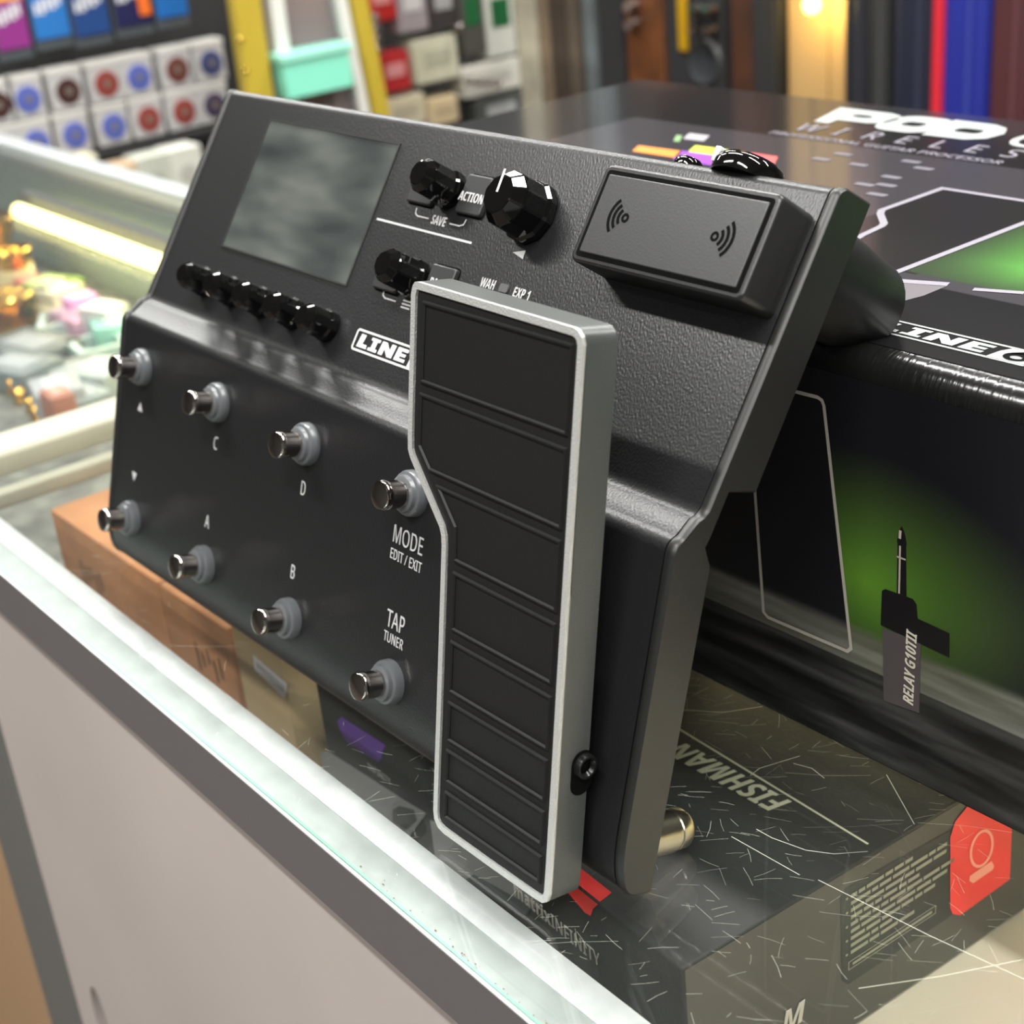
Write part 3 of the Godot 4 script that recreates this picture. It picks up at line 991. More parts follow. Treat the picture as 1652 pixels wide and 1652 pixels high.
func pedal(u: Node3D) -> void:
	var tp := Vector3(0, 0.9844, -0.1760)
	var np := Vector3(0, 0.1760, 0.9844)
	var xf := Transform3D(Basis(Vector3(1, 0, 0), tp, np), Vector3(0.344, 0.0076, 0.0144))
	var p := Node3D.new()
	p.name = "expression_pedal"
	u.add_child(p, true)
	p.transform = xf
	var out := pv([[-0.0765, 0.1788], [-0.0388, 0.1788], [-0.0042, 0.1788], [-0.0022, 0.1783], [-0.0006, 0.1768], [0.0002, 0.1745], [0.0002, 0.1387], [0.0002, 0.1012], [0.0003, 0.0712], [0.0005, 0.0412], [0.0006, 0.0097], [0.0005, 0.0018], [-0.0004, -0.0008], [-0.0025, -0.0022], [-0.0070, -0.0025], [-0.0305, -0.0028], [-0.0537, -0.0028], [-0.0569, -0.0021], [-0.0590, 0.0001], [-0.0597, 0.0032], [-0.0598, 0.0178], [-0.0598, 0.0368], [-0.0599, 0.0606], [-0.0600, 0.0808], [-0.0601, 0.0977], [-0.0605, 0.1010], [-0.0616, 0.1035], [-0.0783, 0.1219], [-0.0797, 0.1245], [-0.0800, 0.1294], [-0.0801, 0.1507], [-0.0802, 0.1745], [-0.0795, 0.1772], [-0.0784, 0.1785]])
	out = ccw(out)
	var s := mb()
	extrude(s, out, -0.0122, -0.0005, Transform3D(), 0.0)
	part("pedal_body", s, M.cast, p)
	var inn := inset(out, 0.0023)
	s = mb()
	frame_ring(s, out, inn, -0.0008, 0.0006, Transform3D())
	part("pedal_rim", s, M.bare, p).set_meta("label", "worn bare metal rim")
	s = mb()
	extrude(s, inset(out, 0.0026), -0.002, -0.0001, Transform3D())
	part("rubber_mat", s, M.rubber, p)
	var pan := [
		[[-0.0745, 0.1735], [-0.0040, 0.1742], [-0.0042, 0.1477], [-0.0747, 0.1474]],
		[[-0.0749, 0.1444], [-0.0042, 0.1444], [-0.0042, 0.1198], [-0.0685, 0.1200], [-0.0749, 0.1268]],
		[[-0.0650, 0.1168], [-0.0042, 0.1169], [-0.0042, 0.0943], [-0.0543, 0.0942], [-0.0547, 0.1055]],
		[[-0.0543, 0.0910], [-0.0042, 0.0911], [-0.0042, 0.0711], [-0.0543, 0.0707]],
		[[-0.0543, 0.0674], [-0.0042, 0.0676], [-0.0042, 0.0494], [-0.0543, 0.0490]],
		[[-0.0543, 0.0459], [-0.0042, 0.0466], [-0.0042, 0.0320], [-0.0543, 0.0314]],
		[[-0.0543, 0.0286], [-0.0042, 0.0290], [-0.0042, 0.0167], [-0.0543, 0.0163]],
		[[-0.0543, 0.0131], [-0.0042, 0.0134], [-0.0042, 0.0033], [-0.0543, 0.0028]]]
	for q in pan:
		var o := ccw(pv(q))
		s = mb()
		var a := o
		var b := inset(o, 0.00045)
		var c := inset(o, 0.0009)
		var d := inset(o, 0.0014)
		for k in [[a, -0.0001, b, 0.00075], [b, 0.00075, c, 0.00075], [c, 0.00075, d, 0.0001]]:
			for i in o.size():
				var j := (i + 1) % o.size()
				quad(s, Vector3(k[0][i].x, k[0][i].y, k[1]), Vector3(k[0][j].x, k[0][j].y, k[1]), Vector3(k[2][j].x, k[2][j].y, k[3]), Vector3(k[2][i].x, k[2][i].y, k[3]))
		part("tread_panel", s, M.rubber, p)
	# hinge bolt and its slot in the right flank
	var side := Transform3D(Basis(Vector3(0, 0, -1), Vector3(0, 1, 0), Vector3(1, 0, 0)), Vector3(0.0006, 0.0435, -0.0100))
	s = mb()
	extrude(s, rrect(0.0085, 0.0150, 0.0040, 5, Vector2(-0.0004, -0.0020)), -0.001, 0.0001, side)
	part("bolt_slot", s, M.deep, p)
	s = mb()
	lathe(s, [[0.0022, 0.0010], [0.0030, 0.0022], [0.0038, 0.0022], [0.0041, 0.0014], [0.0041, 0.0]].map(func(e): return [e[0], 0.0022 - e[1]]), 24, side * Transform3D(Basis(Vector3.RIGHT, PI), Vector3(0, 0.0005, 0.0022)))
	part("hinge_bolt", s, mat(grey(0.14), 0.25, 0.6), p)
	s = mb()
	flat_poly(s, ellipse(0.0024, 0.0024, 6), side.translated_local(Vector3(0, 0.0005, 0.0004)))
	part("bolt_socket", s, M.deep, p)
	# arm that carries the pedal
	s = mb()
	bx(s, Vector3(-0.030, 0.050, -0.019), Vector3(0.040, 0.030, 0.020))
	part("pedal_arm", s, M.black, p)

# ------------------------------------------------------------------ stock under the glass
func stock_box(called: String, label: String, lo: Vector3, hi: Vector3, m: Material, group := "", at := Vector3.INF, turn := 0.0) -> Node3D:
	# with a place given, lo and hi are measured from that corner
	var t := thing(called, label, "box", Vector3((lo.x + hi.x) / 2, lo.y, (lo.z + hi.z) / 2) if at == Vector3.INF else at, turn, group)
	var s := mb()
	bx(s, Vector3(0, (hi.y - lo.y) / 2, 0) if at == Vector3.INF else Vector3((lo.x + hi.x) / 2, (hi.y - lo.y) / 2, (lo.z + hi.z) / 2), hi - lo, 0.0012)
	part("box_body", s, m, t)
	return t

func on_plane(px: float, py: float, xf: Transform3D) -> Vector2:
	var d := ray(px, py)
	var n := xf.basis.z.normalized()
	var w := CAM_POS + d * ((xf.origin - CAM_POS).dot(n) / d.dot(n))
	var q := xf.affine_inverse() * w
	return Vector2(q.x, q.y)

func traced(pts: Array, xf: Transform3D) -> PackedVector2Array:
	var p := PackedVector2Array()
	for q in pts:
		p.append(on_plane(q[0], q[1], xf))
	return p

func under_glass() -> void:
	var sh := -0.1045
	var top := -0.030
	# pickup box with red tab, set slightly askew
	var black := relief(mat(Color(0.15, 0.148, 0.14), 0.55, 0.0, 0.35), M.grain, 0.01, 8.0)
	var b := stock_box("pickup_box", "black pickup box with mirrored maker lettering, red corner label and white text panel", Vector3(-0.1530, sh, -0.178), Vector3(0, top, 0), black, "", Vector3(0.3640, sh, -0.0212), -0.065)
	var inv := b.transform.affine_inverse()
	var ink := mat(Color(0.78, 0.80, 0.68), 0.5)
	words(b, "print_text", "FISHMAN", 0.0098, inv * Transform3D(Basis(Vector3(-1, 0, 0), Vector3(0, 0, 1), Vector3(0, 1, 0)), Vector3(0.3010, top + 0.0002, -0.1075)), ink, 0.92, 800, 0.25)
	var up := inv * Transform3D(Basis(Vector3(1, 0, 0), Vector3(0, 0, -1), Vector3(0, 1, 0)), Vector3(0, top + 0.0002, 0))
	var s := mb()
	ribbon(s, [[0.2500, 0.1185], [0.3655, 0.1120]], 0.0009, up)
	part("print_line", s, ink, b)
	var W := b.transform                      # faces of the askew box in the world: front, right flank
	var Wf := W * Transform3D(Basis(), Vector3(0, 0, 0.0003))
	var Ws := W * Transform3D(Basis(Vector3(0, 0, -1), Vector3(0, 1, 0), Vector3(1, 0, 0)), Vector3(0.0003, 0, 0))
	var fr := inv * Wf
	var sd := inv * Ws
	var tx := mat(Color(0.74, 0.74, 0.70), 0.5)
	var m0 := on_plane(858, 1457, Wf)
	words(b, "print_text", "matrix", 0.0062, fr * Transform3D(Basis(), Vector3(m0.x, m0.y, 0.0002)), tx, 0.85, 700)
	m0 = on_plane(928, 1516, Wf)
	words(b, "print_text", "INFINITY", 0.0060, fr * Transform3D(Basis(), Vector3(m0.x, m0.y, 0.0002)), tx, 0.86, 400)
	s = mb()
	flat_poly(s, traced([[690, 1322], [720, 1330], [860, 1425], [872, 1462], [840, 1470], [700, 1400]], Wf), fr)
	part("print_block", s, mat(Color(0.50, 0.51, 0.50), 0.5), b)
	s = mb()
	flat_poly(s, traced([[748, 1422], [765, 1410], [858, 1462], [845, 1482], [770, 1432], [760, 1440]], Wf), fr.translated_local(Vector3(0, 0, 0.0002)))
	part("print_stripe", s, mat(Color(0.26, 0.28, 0.29), 0.5), b)
	# red label folded over the edge, shade on its top painted darker
	s = mb()
	var edge := top - sh
	var la := on_plane(904, 1441, Wf)
	var lb := on_plane(962, 1452, Wf)
	flat_poly(s, PackedVector2Array([Vector2(la.x, edge - 0.0003), Vector2(lb.x + 0.001, edge - 0.0003), Vector2(lb.x - 0.002, edge - 0.004), Vector2(lb.x - 0.004, edge - 0.0085), Vector2(lb.x - 0.007, edge - 0.0092), Vector2(la.x + 0.001, edge - 0.005)]), fr.translated_local(Vector3(0, 0, 0.0002)))
	part("label_tab", s, mat(Color(0.86, 0.22, 0.19), 0.45), b)
	s = mb()
	flat_poly(s, pv([[la.x, 0.0004], [lb.x + 0.001, 0.0004], [lb.x, 0.0065], [la.x, 0.0065]]), Transform3D(Basis(Vector3(1, 0, 0), Vector3(0, 0, -1), Vector3(0, 1, 0)), Vector3(0, edge + 0.0003, 0)))
	part("label_tab", s, mat(Color(0.80, 0.17, 0.16), 0.45), b)
	# right flank: lighter sheet for lamplight on the card, text panel, red sticker
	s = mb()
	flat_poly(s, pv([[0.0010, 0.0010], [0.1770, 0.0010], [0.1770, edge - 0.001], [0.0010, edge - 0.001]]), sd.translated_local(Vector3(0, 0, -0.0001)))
	part("flank_lamplight", s, mat(Color(0.25, 0.243, 0.22), 0.45), b).set_meta("label", "box flank with lamplight put into its brown grey")
	s = mb()
	flat_poly(s, traced([[1362, 1438], [1370, 1430], [1545, 1332], [1545, 1465], [1530, 1480], [1368, 1588], [1358, 1582], [1356, 1450]], Ws), sd.translated_local(Vector3(0, 0, 0.0001)))
	part("text_panel", s, mat(Color(0.10, 0.10, 0.10), 0.5), b)
	s = mb()
	var over := sd.translated_local(Vector3(0, 0, 0.0003))
	var p0 := on_plane(1372, 1442, Ws)
	var p1 := on_plane(1530, 1350, Ws)
	var p2 := on_plane(1372, 1560, Ws)
	for k in 9:
		var yy := lerpf(p0.y, p2.y, (k + 0.3) / 10.5)
		var l := [0.62, 0.98, 0.90, 0.60, 1.0, 0.97, 0.75, 0.40, 0.62][k] as float
		var xx := p0.x
		while xx < lerpf(p0.x, p1.x, l):
			var w := rng.randf_range(0.003, 0.010)
			ribbon(s, [[xx, yy], [xx + w, yy]], 0.0016, over)
			xx += w + 0.0008
		if k % 2 == 0:
			flat_poly(s, ellipse(0.0006, 0.0006, 8, Vector2(p0.x - 0.002, yy)), over)
	ribbon(s, [[p0.x - 0.001, p2.y - 0.0005], [p1.x - 0.006, p2.y - 0.0005], [p1.x - 0.006, p2.y + 0.0030], [p0.x - 0.001, p2.y + 0.0030]], 0.0004, over, true)
	ribbon(s, [[p0.x + 0.001, p2.y + 0.0012], [p1.x - 0.008, p2.y + 0.0012]], 0.0012, over)
	part("panel_print", s, mat(Color(0.54, 0.55, 0.48), 0.5), b)
	s = mb()
	flat_poly(s, traced([[1532, 1350], [1540, 1325], [1560, 1300], [1632, 1318], [1628, 1418], [1548, 1476], [1536, 1474], [1532, 1464]], Ws), over)
	part("sticker", s, mat(Color(0.92, 0.20, 0.17), 0.4), b).set_meta("label", "bright red sticker with a pale ring mark")
	s = mb()
	var ro := []
	var ri := []
	for k in 28:
		var a := TAU * k / 28.0
		var e := Vector2(cos(a) * 18.0, sin(a) * 32.0).rotated(0.28)
		ro.append([1582 + e.x, 1368 + e.y])
		ri.append([1582 + e.x * 0.80, 1368 + e.y * 0.85])
	flat_ring(s, traced(ro, Ws), traced(ri, Ws), over.translated_local(Vector3(0, 0, 0.0002)))
	flat_poly(s, traced([[1563, 1412], [1598, 1388], [1602, 1396], [1600, 1402], [1568, 1424], [1562, 1420]], Ws), over.translated_local(Vector3(0, 0, 0.0002)))
	part("sticker_mark", s, mat(Color(0.97, 0.62, 0.54), 0.4), b)
	m0 = on_plane(1280, 1640, Ws)
	words(b, "print_text", "M", 0.0090, over * Transform3D(Basis(), Vector3(m0.x, m0.y, 0)), tx, 1.0, 800, 0.2)
	# its neighbour with a purple tab
	var zf := -0.0310
	b = stock_box("pickup_box", "black pickup box with a purple corner label beside the red tabbed one", Vector3(0.1290, sh, -0.205), Vector3(0.2080, -0.016, zf), black)
	inv = b.transform.affine_inverse()
	Wf = Transform3D(Basis(), Vector3(0, 0, zf + 0.0004))
	fr = inv * Wf
	s = mb()
	flat_poly(s, traced([[545, 1163], [551, 1156], [623, 1202], [618, 1210], [616, 1224], [610, 1229], [559, 1196], [549, 1177]], Wf), fr.translated_local(Vector3(0, 0, 0.0002)))
	part("label_tab", s, mat(Color(0.42, 0.22, 0.66), 0.45), b)
	s = mb()
	flat_poly(s, traced([[516, 1214], [530, 1212], [648, 1288], [688, 1312], [660, 1350], [530, 1290]], Wf), fr)
	part("print_block", s, mat(Color(0.46, 0.47, 0.46), 0.5), b)
	s = mb()
	flat_poly(s, traced([[634, 1306], [645, 1300], [668, 1306], [672, 1322], [655, 1338], [634, 1326]], Wf), fr.translated_local(Vector3(0, 0, 0.0002)))
	part("print_spot", s, mat(Color(0.22, 0.23, 0.23), 0.5), b)
	m0 = on_plane(612, 1248, Wf)
	words(b, "print_text", "INFINITY", 0.0026, fr * Transform3D(Basis(), Vector3(m0.x, m0.y, 0.0002)), mat(grey(0.50), 0.5), 0.9, 400)
	# beige box with a barcode label
	var bl0 := on_plane(386, 1090, Wf).x
	var br0 := on_plane(465, 1130, Wf).x
	b = stock_box("parts_box", "beige card parts box with white barcode label under the glass", Vector3(bl0, sh, -0.16), Vector3(br0, -0.016, zf), mat(Color(0.66, 0.58, 0.42), 0.75))
	inv = b.transform.affine_inverse()
	fr = inv * Wf
	s = mb()
	flat_poly(s, traced([[408, 1056], [463, 1103], [460, 1128], [411, 1081]], Wf), fr)
	part("barcode_label", s, mat(grey(0.80), 0.6), b)
	s = mb()
	for k in 12:
		var f := (k + 0.8) / 13.0
		flat_poly(s, traced([[411 + 50 * f, 1065 + 43 * f], [412.4 + 50 * f, 1066 + 43 * f], [413.4 + 49 * f, 1076 + 44 * f], [412 + 49 * f, 1075 + 44 * f]], Wf), fr.translated_local(Vector3(0, 0, 0.0002)))
	part("barcode", s, mat(grey(0.38), 0.6), b)
	# two orange-brown cardboard boxes
	var card := toned(mat(Color(0.70, 0.49, 0.31), 0.85), noise_tex(0.02, 256, grey(0.88), Color.WHITE, 41), 5.0)
	for q in [[-0.1560, -0.0215, "wide orange brown cardboard box by the end bar"], [-0.0205, 0.0490, "orange brown cardboard box with stamped marks beside beige box"]]:
		b = stock_box("cardboard_box", q[2], Vector3(q[0], sh, -0.115), Vector3(q[1], top, zf), card)
		inv = b.transform.affine_inverse()
		fr = inv * Wf
		s = mb()
		for k in 5:
			var xx := float(q[0]) + 0.030 + 0.006 * k
			ribbon(s, [[xx, -0.052 - 0.003 * (k % 2)], [xx + 0.001, -0.068 + 0.004 * (k % 3)]], 0.0018, fr)
		part("stamp", s, mat(Color(0.35, 0.22, 0.13), 0.8), b)
		s = mb()
		bx(s, Vector3(0, top - sh - 0.0001, 0), Vector3(float(q[1]) - float(q[0]) - 0.004, 0.0006, 0.001))
		part("lid_seam", s, mat(Color(0.36, 0.22, 0.12), 0.8), b)

# ------------------------------------------------------------------ the next showcase
func far_case() -> void:
	var c := thing("glass_showcase", "adjoining glass topped showcase with pale aluminium back rail", "showcase", Vector3.ZERO, -0.0155)
	var x0 := -1.7
	var x1 := -0.218
	var s := mb()
	bx(s, Vector3((x0 + x1) / 2, -0.003, -0.17), Vector3(x1 - x0, 0.006, 0.42))
	part("glass_top", s, pane(Color(0.93, 0.98, 0.95), 0.012), c)
	s = mb()
	bx(s, Vector3((x0 + x1) / 2, -0.004, -0.390), Vector3(x1 - x0, 0.020, 0.024), 0.003)
	part("back_rail", s, mat(Color(0.64, 0.66, 0.66), 0.4, 0.3), c)
	s = mb()
	bx(s, Vector3((x0 + x1) / 2, -0.012, 0.030), Vector3(x1 - x0, 0.028, 0.024), 0.003)
	part("front_rail", s, M.alu, c)
	s = mb()
	bx(s, Vector3((x0 + x1) / 2, -0.1255, -0.18), Vector3(x1 - x0, 0.007, 0.39))
	part("shelf", s, toned(mat(Color(0.46, 0.47, 0.42), 0.6), noise_tex(0.03, 256, grey(0.45), Color.WHITE, 43), 4.0), c)
	s = mb()
	bx(s, Vector3((x0 + x1) / 2, -0.48, -0.386), Vector3(x1 - x0, 0.92, 0.010))
	part("back_panel", s, mat(Color(0.50, 0.56, 0.53), 0.9), c)
	s = mb()
	bx(s, Vector3((x0 + x1) / 2, -0.57, 0.024), Vector3(x1 - x0, 0.75, 0.012))
	part("front_panel", s, mat(Color(0.66, 0.53, 0.40), 0.6), c)
	s = mb()
	bx(s, Vector3(x0 + 0.006, -0.48, -0.18), Vector3(0.012, 0.92, 0.40))
	part("side_panel", s, mat(Color(0.60, 0.60, 0.55), 0.6), c)
	# tube lamp under the back rail
	var a := on_y(40, 345, -0.05)
	var t := thing("tube_lamp", "glowing yellow white tube lamp along the back of the showcase", "lamp", Vector3(-0.62, -0.045, -0.345), -0.0155)
	s = mb()
	var al := Transform3D(Basis(Vector3(0, 1, 0), Vector3(0, 0, 1), Vector3(1, 0, 0)), Vector3.ZERO)
	lathe(s, [[0.0, a.x + 0.62], [0.0085, a.x + 0.622], [0.0085, 0.34], [0.0, 0.342]], 20, al)
	part("lamp_tube", s, glow(Color(1.0, 0.95, 0.62), 4.0), t)
	s = mb()
	bx(s, Vector3(-0.01, 0.010, -0.020), Vector3(0.74, 0.010, 0.014))
	part("lamp_holder", s, mat(grey(0.35), 0.7), t)
	var l := AreaLight3D.new()
	l.name = "tube_light"
	l.area_size = Vector2(0.68, 0.025)
	l.light_color = Color(1.0, 0.95, 0.75)
	l.light_energy = 0.035
	l.shadow_enabled = true
	t.add_child(l)
	l.position = Vector3(0, -0.014, 0.004)
	l.rotation.x = -PI / 2
	# stock on its shelf: [pixel x, pixel y, w, h, d, colour, kind, label]
	var y := -0.1215
	for q in [
		[14, 402, 0.062, 0.075, 0.05, Color(0.86, 0.66, 0.18), "brass", "tall polished brass instrument stand cup in the showcase"],
		[78, 425, 0.040, 0.030, 0.05, Color(0.72, 0.50, 0.32), "box", "small tan box behind the brass cup"],
		[10, 500, 0.060, 0.030, 0.05, Color(0.80, 0.62, 0.20), "brass", "low gold metal dish on the showcase shelf"],
		[128, 428, 0.034, 0.030, 0.04, Color(0.80, 0.76, 0.60), "box", "small cream box under the tube lamp"],
		[160, 440, 0.030, 0.024, 0.03, Color(0.72, 0.25, 0.33), "box", "small crimson box under the tube lamp"],
		[205, 455, 0.040, 0.030, 0.04, Color(0.78, 0.76, 0.66), "box", "small off white box beside crimson one"],
		[236, 470, 0.024, 0.030, 0.03, Color(0.85, 0.55, 0.78), "box", "small pink box at the end of the lamp"],
		[110, 470, 0.055, 0.030, 0.05, Color(0.50, 0.62, 0.28), "box", "lime green packet lying on the showcase shelf"],
		[62, 475, 0.045, 0.020, 0.04, Color(0.70, 0.70, 0.62), "box", "grey white packet next to the lime green one"],
		[165, 500, 0.045, 0.020, 0.05, Color(0.72, 0.60, 0.66), "box", "dusty pink packet on the showcase shelf"],
		[210, 520, 0.060, 0.020, 0.04, Color(0.50, 0.74, 0.68), "box", "aqua packet nearest the effects unit"],
		[105, 520, 0.055, 0.012, 0.05, Color(0.70, 0.76, 0.74), "frame", "open square frame of pale plastic"],
		[160, 560, 0.055, 0.012, 0.05, Color(0.62, 0.72, 0.70), "frame", "open square frame of aqua grey plastic"],
		[95, 645, 0.050, 0.030, 0.04, Color(0.60, 0.62, 0.62), "box", "silver grey packet close to the end bar"],
		[98, 665, 0.030, 0.036, 0.02, Color(0.62, 0.36, 0.24), "box", "rust coloured packet standing by the silver grey one"],
		[50, 560, 0.090, 0.012, 0.06, Color(0.33, 0.36, 0.36), "box", "flat dark slate packet on the showcase shelf"],
		[110, 610, 0.080, 0.012, 0.06, Color(0.36, 0.39, 0.38), "box", "flat dark grey packet near the end bar"],
		[26, 440, 0.044, 0.050, 0.04, Color(0.84, 0.64, 0.18), "brass", "slender gold metal stem beside the lime green packet"],
		[185, 480, 0.050, 0.016, 0.05, Color(0.76, 0.72, 0.56), "box", "sand coloured packet under the lamp end"],
		[225, 500, 0.040, 0.030, 0.03, Color(0.80, 0.82, 0.80), "box", "upright chalk white packet by the aqua one"],
		[140, 520, 0.040, 0.018, 0.04, Color(0.80, 0.62, 0.70), "box", "rose coloured packet between the two open frames"],
		[30, 600, 0.070, 0.020, 0.05, Color(0.40, 0.44, 0.44), "box", "thick slate packet near the brass knobs"],
		[165, 610, 0.050, 0.024, 0.05, Color(0.62, 0.66, 0.63), "box", "pewter grey packet beside the end bar"],
		[130, 650, 0.045, 0.020, 0.04, Color(0.52, 0.56, 0.55), "box", "ash grey packet touching the end bar"]]:
		var w: Vector3 = on_y(q[0], q[1], y + q[3] * 0.5)
		w.y = y
		w.z = maxf(w.z, -0.315)
		var tall: float = q[3]
		var o := thing({"box": "packet", "brass": "brass_cup", "frame": "plastic_frame"}[q[6]], q[7], {"box": "packet", "brass": "cup", "frame": "frame"}[q[6]], w, rng.randf_range(-0.5, 0.5))
		s = mb()
		if q[6] == "box":
			bx(s, Vector3(0, tall / 2, 0), Vector3(q[2], tall, q[4]), 0.002)
			part("packet_body", s, mat(q[5], 0.5), o)
			s = mb()
			bx(s, Vector3(0, tall + 0.0004, 0), Vector3(q[2] * 0.6, 0.0008, q[4] * 0.5))
			part("packet_label", s, mat(q[5].lightened(0.35), 0.5), o)
		elif q[6] == "brass":
			lathe(s, [[0.0, 0.0], [q[2] * 0.5, 0.0], [q[2] * 0.5, tall * 0.15], [q[2] * 0.2, tall * 0.4], [q[2] * 0.42, tall * 0.8], [q[2] * 0.46, tall], [q[2] * 0.38, tall], [0.0, tall * 0.5]], 24, Transform3D(Basis(Vector3.RIGHT, -PI / 2), Vector3.ZERO))
			part("cup_body", s, mat(q[5], 0.2, 1.0), o)
			s = mb()
			lathe(s, [[q[2] * 0.46, 0], [q[2] * 0.5, 0.002], [q[2] * 0.46, 0.004]], 24, Transform3D(Basis(Vector3.RIGHT, -PI / 2), Vector3(0, tall - 0.002, 0)))
			part("cup_rim", s, mat(q[5].lightened(0.2), 0.2, 1.0), o)
		else:
			frame_ring(s, rrect(q[2], q[4], 0.004, 3), rrect(q[2] * 0.7, q[4] * 0.7, 0.003, 3), 0.0, q[3], Transform3D(Basis(Vector3.RIGHT, -PI / 2), Vector3.ZERO))
			part("frame_body", s, mat(q[5], 0.4), o)
	# small gold coloured knobs lying by the end bar
	for q in [[20, 630], [32, 645], [52, 660], [60, 672]]:
		var w := on_y(q[0], q[1], -0.119)
		w.y = -0.1215
		var o := thing("brass_knob", "tiny polished brass knob lying near the end bar", "ferrule", w, 0.0, "brass knobs in the showcase")
		s = mb()
		lathe(s, [[0.0, 0.0], [0.006, 0.0], [0.006, 0.003], [0.003, 0.005], [0.0055, 0.010], [0.003, 0.0135], [0.0, 0.014]], 14, Transform3D(Basis(Vector3.RIGHT, -PI / 2), Vector3.ZERO))
		part("brass_knob_body", s, mat(Color(0.86, 0.68, 0.30), 0.15, 1.0), o)

# ------------------------------------------------------------------ pegged packs and clear boxes on the side wall
func wall_display() -> void:
	var X := -2.10
	var wallx := -2.34
	var f := thing("display_rack", "charcoal slotted display rack carrying packs and clear boxes", "rack", Vector3(wallx, -0.95, -1.6))
	var s := mb()
	bx(s, Vector3(-0.02, 0.95, 0.0), Vector3(0.04, 1.9, 2.0))
	part("back_board", s, mat(Color(0.17, 0.17, 0.17), 0.8), f)
	for yy in [[on_x(120, 217, X).y - 0.037, "upper"], [-0.500, "lower"]]:
		var sh := thing("rack_board", "black %s shelf board of the slotted display rack" % yy[1], "shelf", Vector3(wallx, yy[0] - 0.024, -0.95))
		s = mb()
		var deep: float = 0.268 if yy[1] == "upper" else 0.39
		bx(s, Vector3(deep / 2, 0.012, 0.0), Vector3(deep, 0.022, 0.72), 0.003)
		part("board", s, mat(Color(0.10, 0.10, 0.10), 0.6), sh)
		for zz in [-0.33, 0.33]:
			s = mb()
			bx(s, Vector3(0.10, -0.006, zz), Vector3(0.19, 0.012, 0.006))
			part("bracket", s, mat(grey(0.12), 0.5), sh)
	# hanging packs: pixel left, right, bottom, colours
	for q in [[0, 58, 103, Color(0.88, 0.62, 0.16), Color(0.52, 0.16, 0.48), "hanging string pack in yellow over plum"], [60, 122, 85, Color(0.82, 0.80, 0.74), Color(0.13, 0.42, 0.70), "hanging string pack in white over bright blue"], [124, 186, 80, Color(0.78, 0.62, 0.36), Color(0.10, 0.25, 0.48), "hanging string pack in tan over dark blue"], [190, 252, 64, Color(0.15, 0.16, 0.38), Color(0.10, 0.10, 0.28), "hanging string pack in navy with orange badge"], [255, 310, 50, Color(0.30, 0.60, 0.82), Color(0.10, 0.38, 0.66), "hanging string pack in sky blue at the rack end"]]:
		var a := on_x(q[0], q[2], X)
		var b := on_x(q[1], q[2] - 12, X)
		var w := absf(b.z - a.z) * 0.97
		var h := 0.20
		var t := thing("string_pack", q[5], "string pack", Vector3(X, (a.y + b.y) / 2, (a.z + b.z) / 2), PI / 2)
		s = mb()
		bx(s, Vector3(0, h / 2, -0.010), Vector3(w, h, 0.016), 0.003)
		part("clear_case", s, mat(Color(0.30, 0.32, 0.34), 0.25), t)
		s = mb()
		bx(s, Vector3(0, h * 0.74, 0.0), Vector3(w * 0.9, h * 0.48, 0.004))
		part("upper_card", s, mat(q[3], 0.5), t)
		s = mb()
		bx(s, Vector3(0, h * 0.30, 0.0), Vector3(w * 0.9, h * 0.40, 0.004))
		part("lower_card", s, mat(q[4], 0.5), t)
		s = mb()
		for k in 5:
			bx(s, Vector3(-w * 0.32 + w * 0.15 * k, h * (0.36 + 0.015 * k), 0.0025), Vector3(w * 0.11, h * (0.10 + 0.03 * (k % 2)), 0.001))
		part("card_print", s, mat(Color(0.80, 0.80, 0.82), 0.5), t)
		if q[0] == 190:
			s = mb()
			bx(s, Vector3(w * 0.30, h * 0.42, 0.004), Vector3(w * 0.30, h * 0.50, 0.004), 0.001)
			part("badge", s, mat(Color(0.88, 0.42, 0.14), 0.5), t)
		s = mb()
		tube(s, [Vector3(0, h - 0.01, -0.02), Vector3(0, h - 0.01, -(X - wallx))], 0.003, 6)
		part("peg", s, M.steel, t)
	# clear boxes with round coils
	var blue := Color(0.32, 0.37, 0.66)
	var red := Color(0.52, 0.22, 0.20)
	var dark := Color(0.24, 0.13, 0.13)
	var boxes := [[-8, 150, dark, 0], [45, 162, blue, 0], [110, 150, dark, 0], [172, 138, red, 0], [224, 127, blue, 0], [287, 121, Color(0.38, 0.20, 0.18), 0], [342, 113, Color(0.20, 0.24, 0.42), 0], [0, 226, blue, 1], [58, 228, blue, 1], [120, 217, blue, 1], [183, 203, blue, 1], [240, 194, red, 1], [297, 182, red, 1], [346, 170, Color(0.24, 0.20, 0.30), 1]]
	var names := {0: "upper", 1: "lower"}
	var ROW_Y := on_x(120, 217, X).y - 0.036
	var ordinal := ["seventh", "sixth", "fifth", "fourth", "third", "second", "first"]
	var i := 0
	for q in boxes:
		var p := on_x(q[0], q[1], X)
		var row: int = q[3]
		var tone: String = "blue" if q[2].b > q[2].r else "dark red"
		var t := thing("coil_box", "clear box with round %s coil, %s from yellow stand, %s row" % [tone, ordinal[i % 7], names[row]], "box", Vector3(X, ROW_Y + (0.0785 if row == 0 else 0.0), p.z), PI / 2, "clear boxes with %s coils, %s row" % [tone, names[row]])
		s = mb()
		bx(s, Vector3(0, 0.036, -0.022), Vector3(0.066, 0.070, 0.040), 0.003)
		part("box_body", s, mat(Color(0.70, 0.69, 0.69), 0.35), t)
		s = mb()
		bx(s, Vector3(0, 0.072, -0.022), Vector3(0.068, 0.010, 0.042), 0.002)
		part("box_lid", s, mat(Color(0.80, 0.79, 0.77), 0.3), t)
		s = mb()
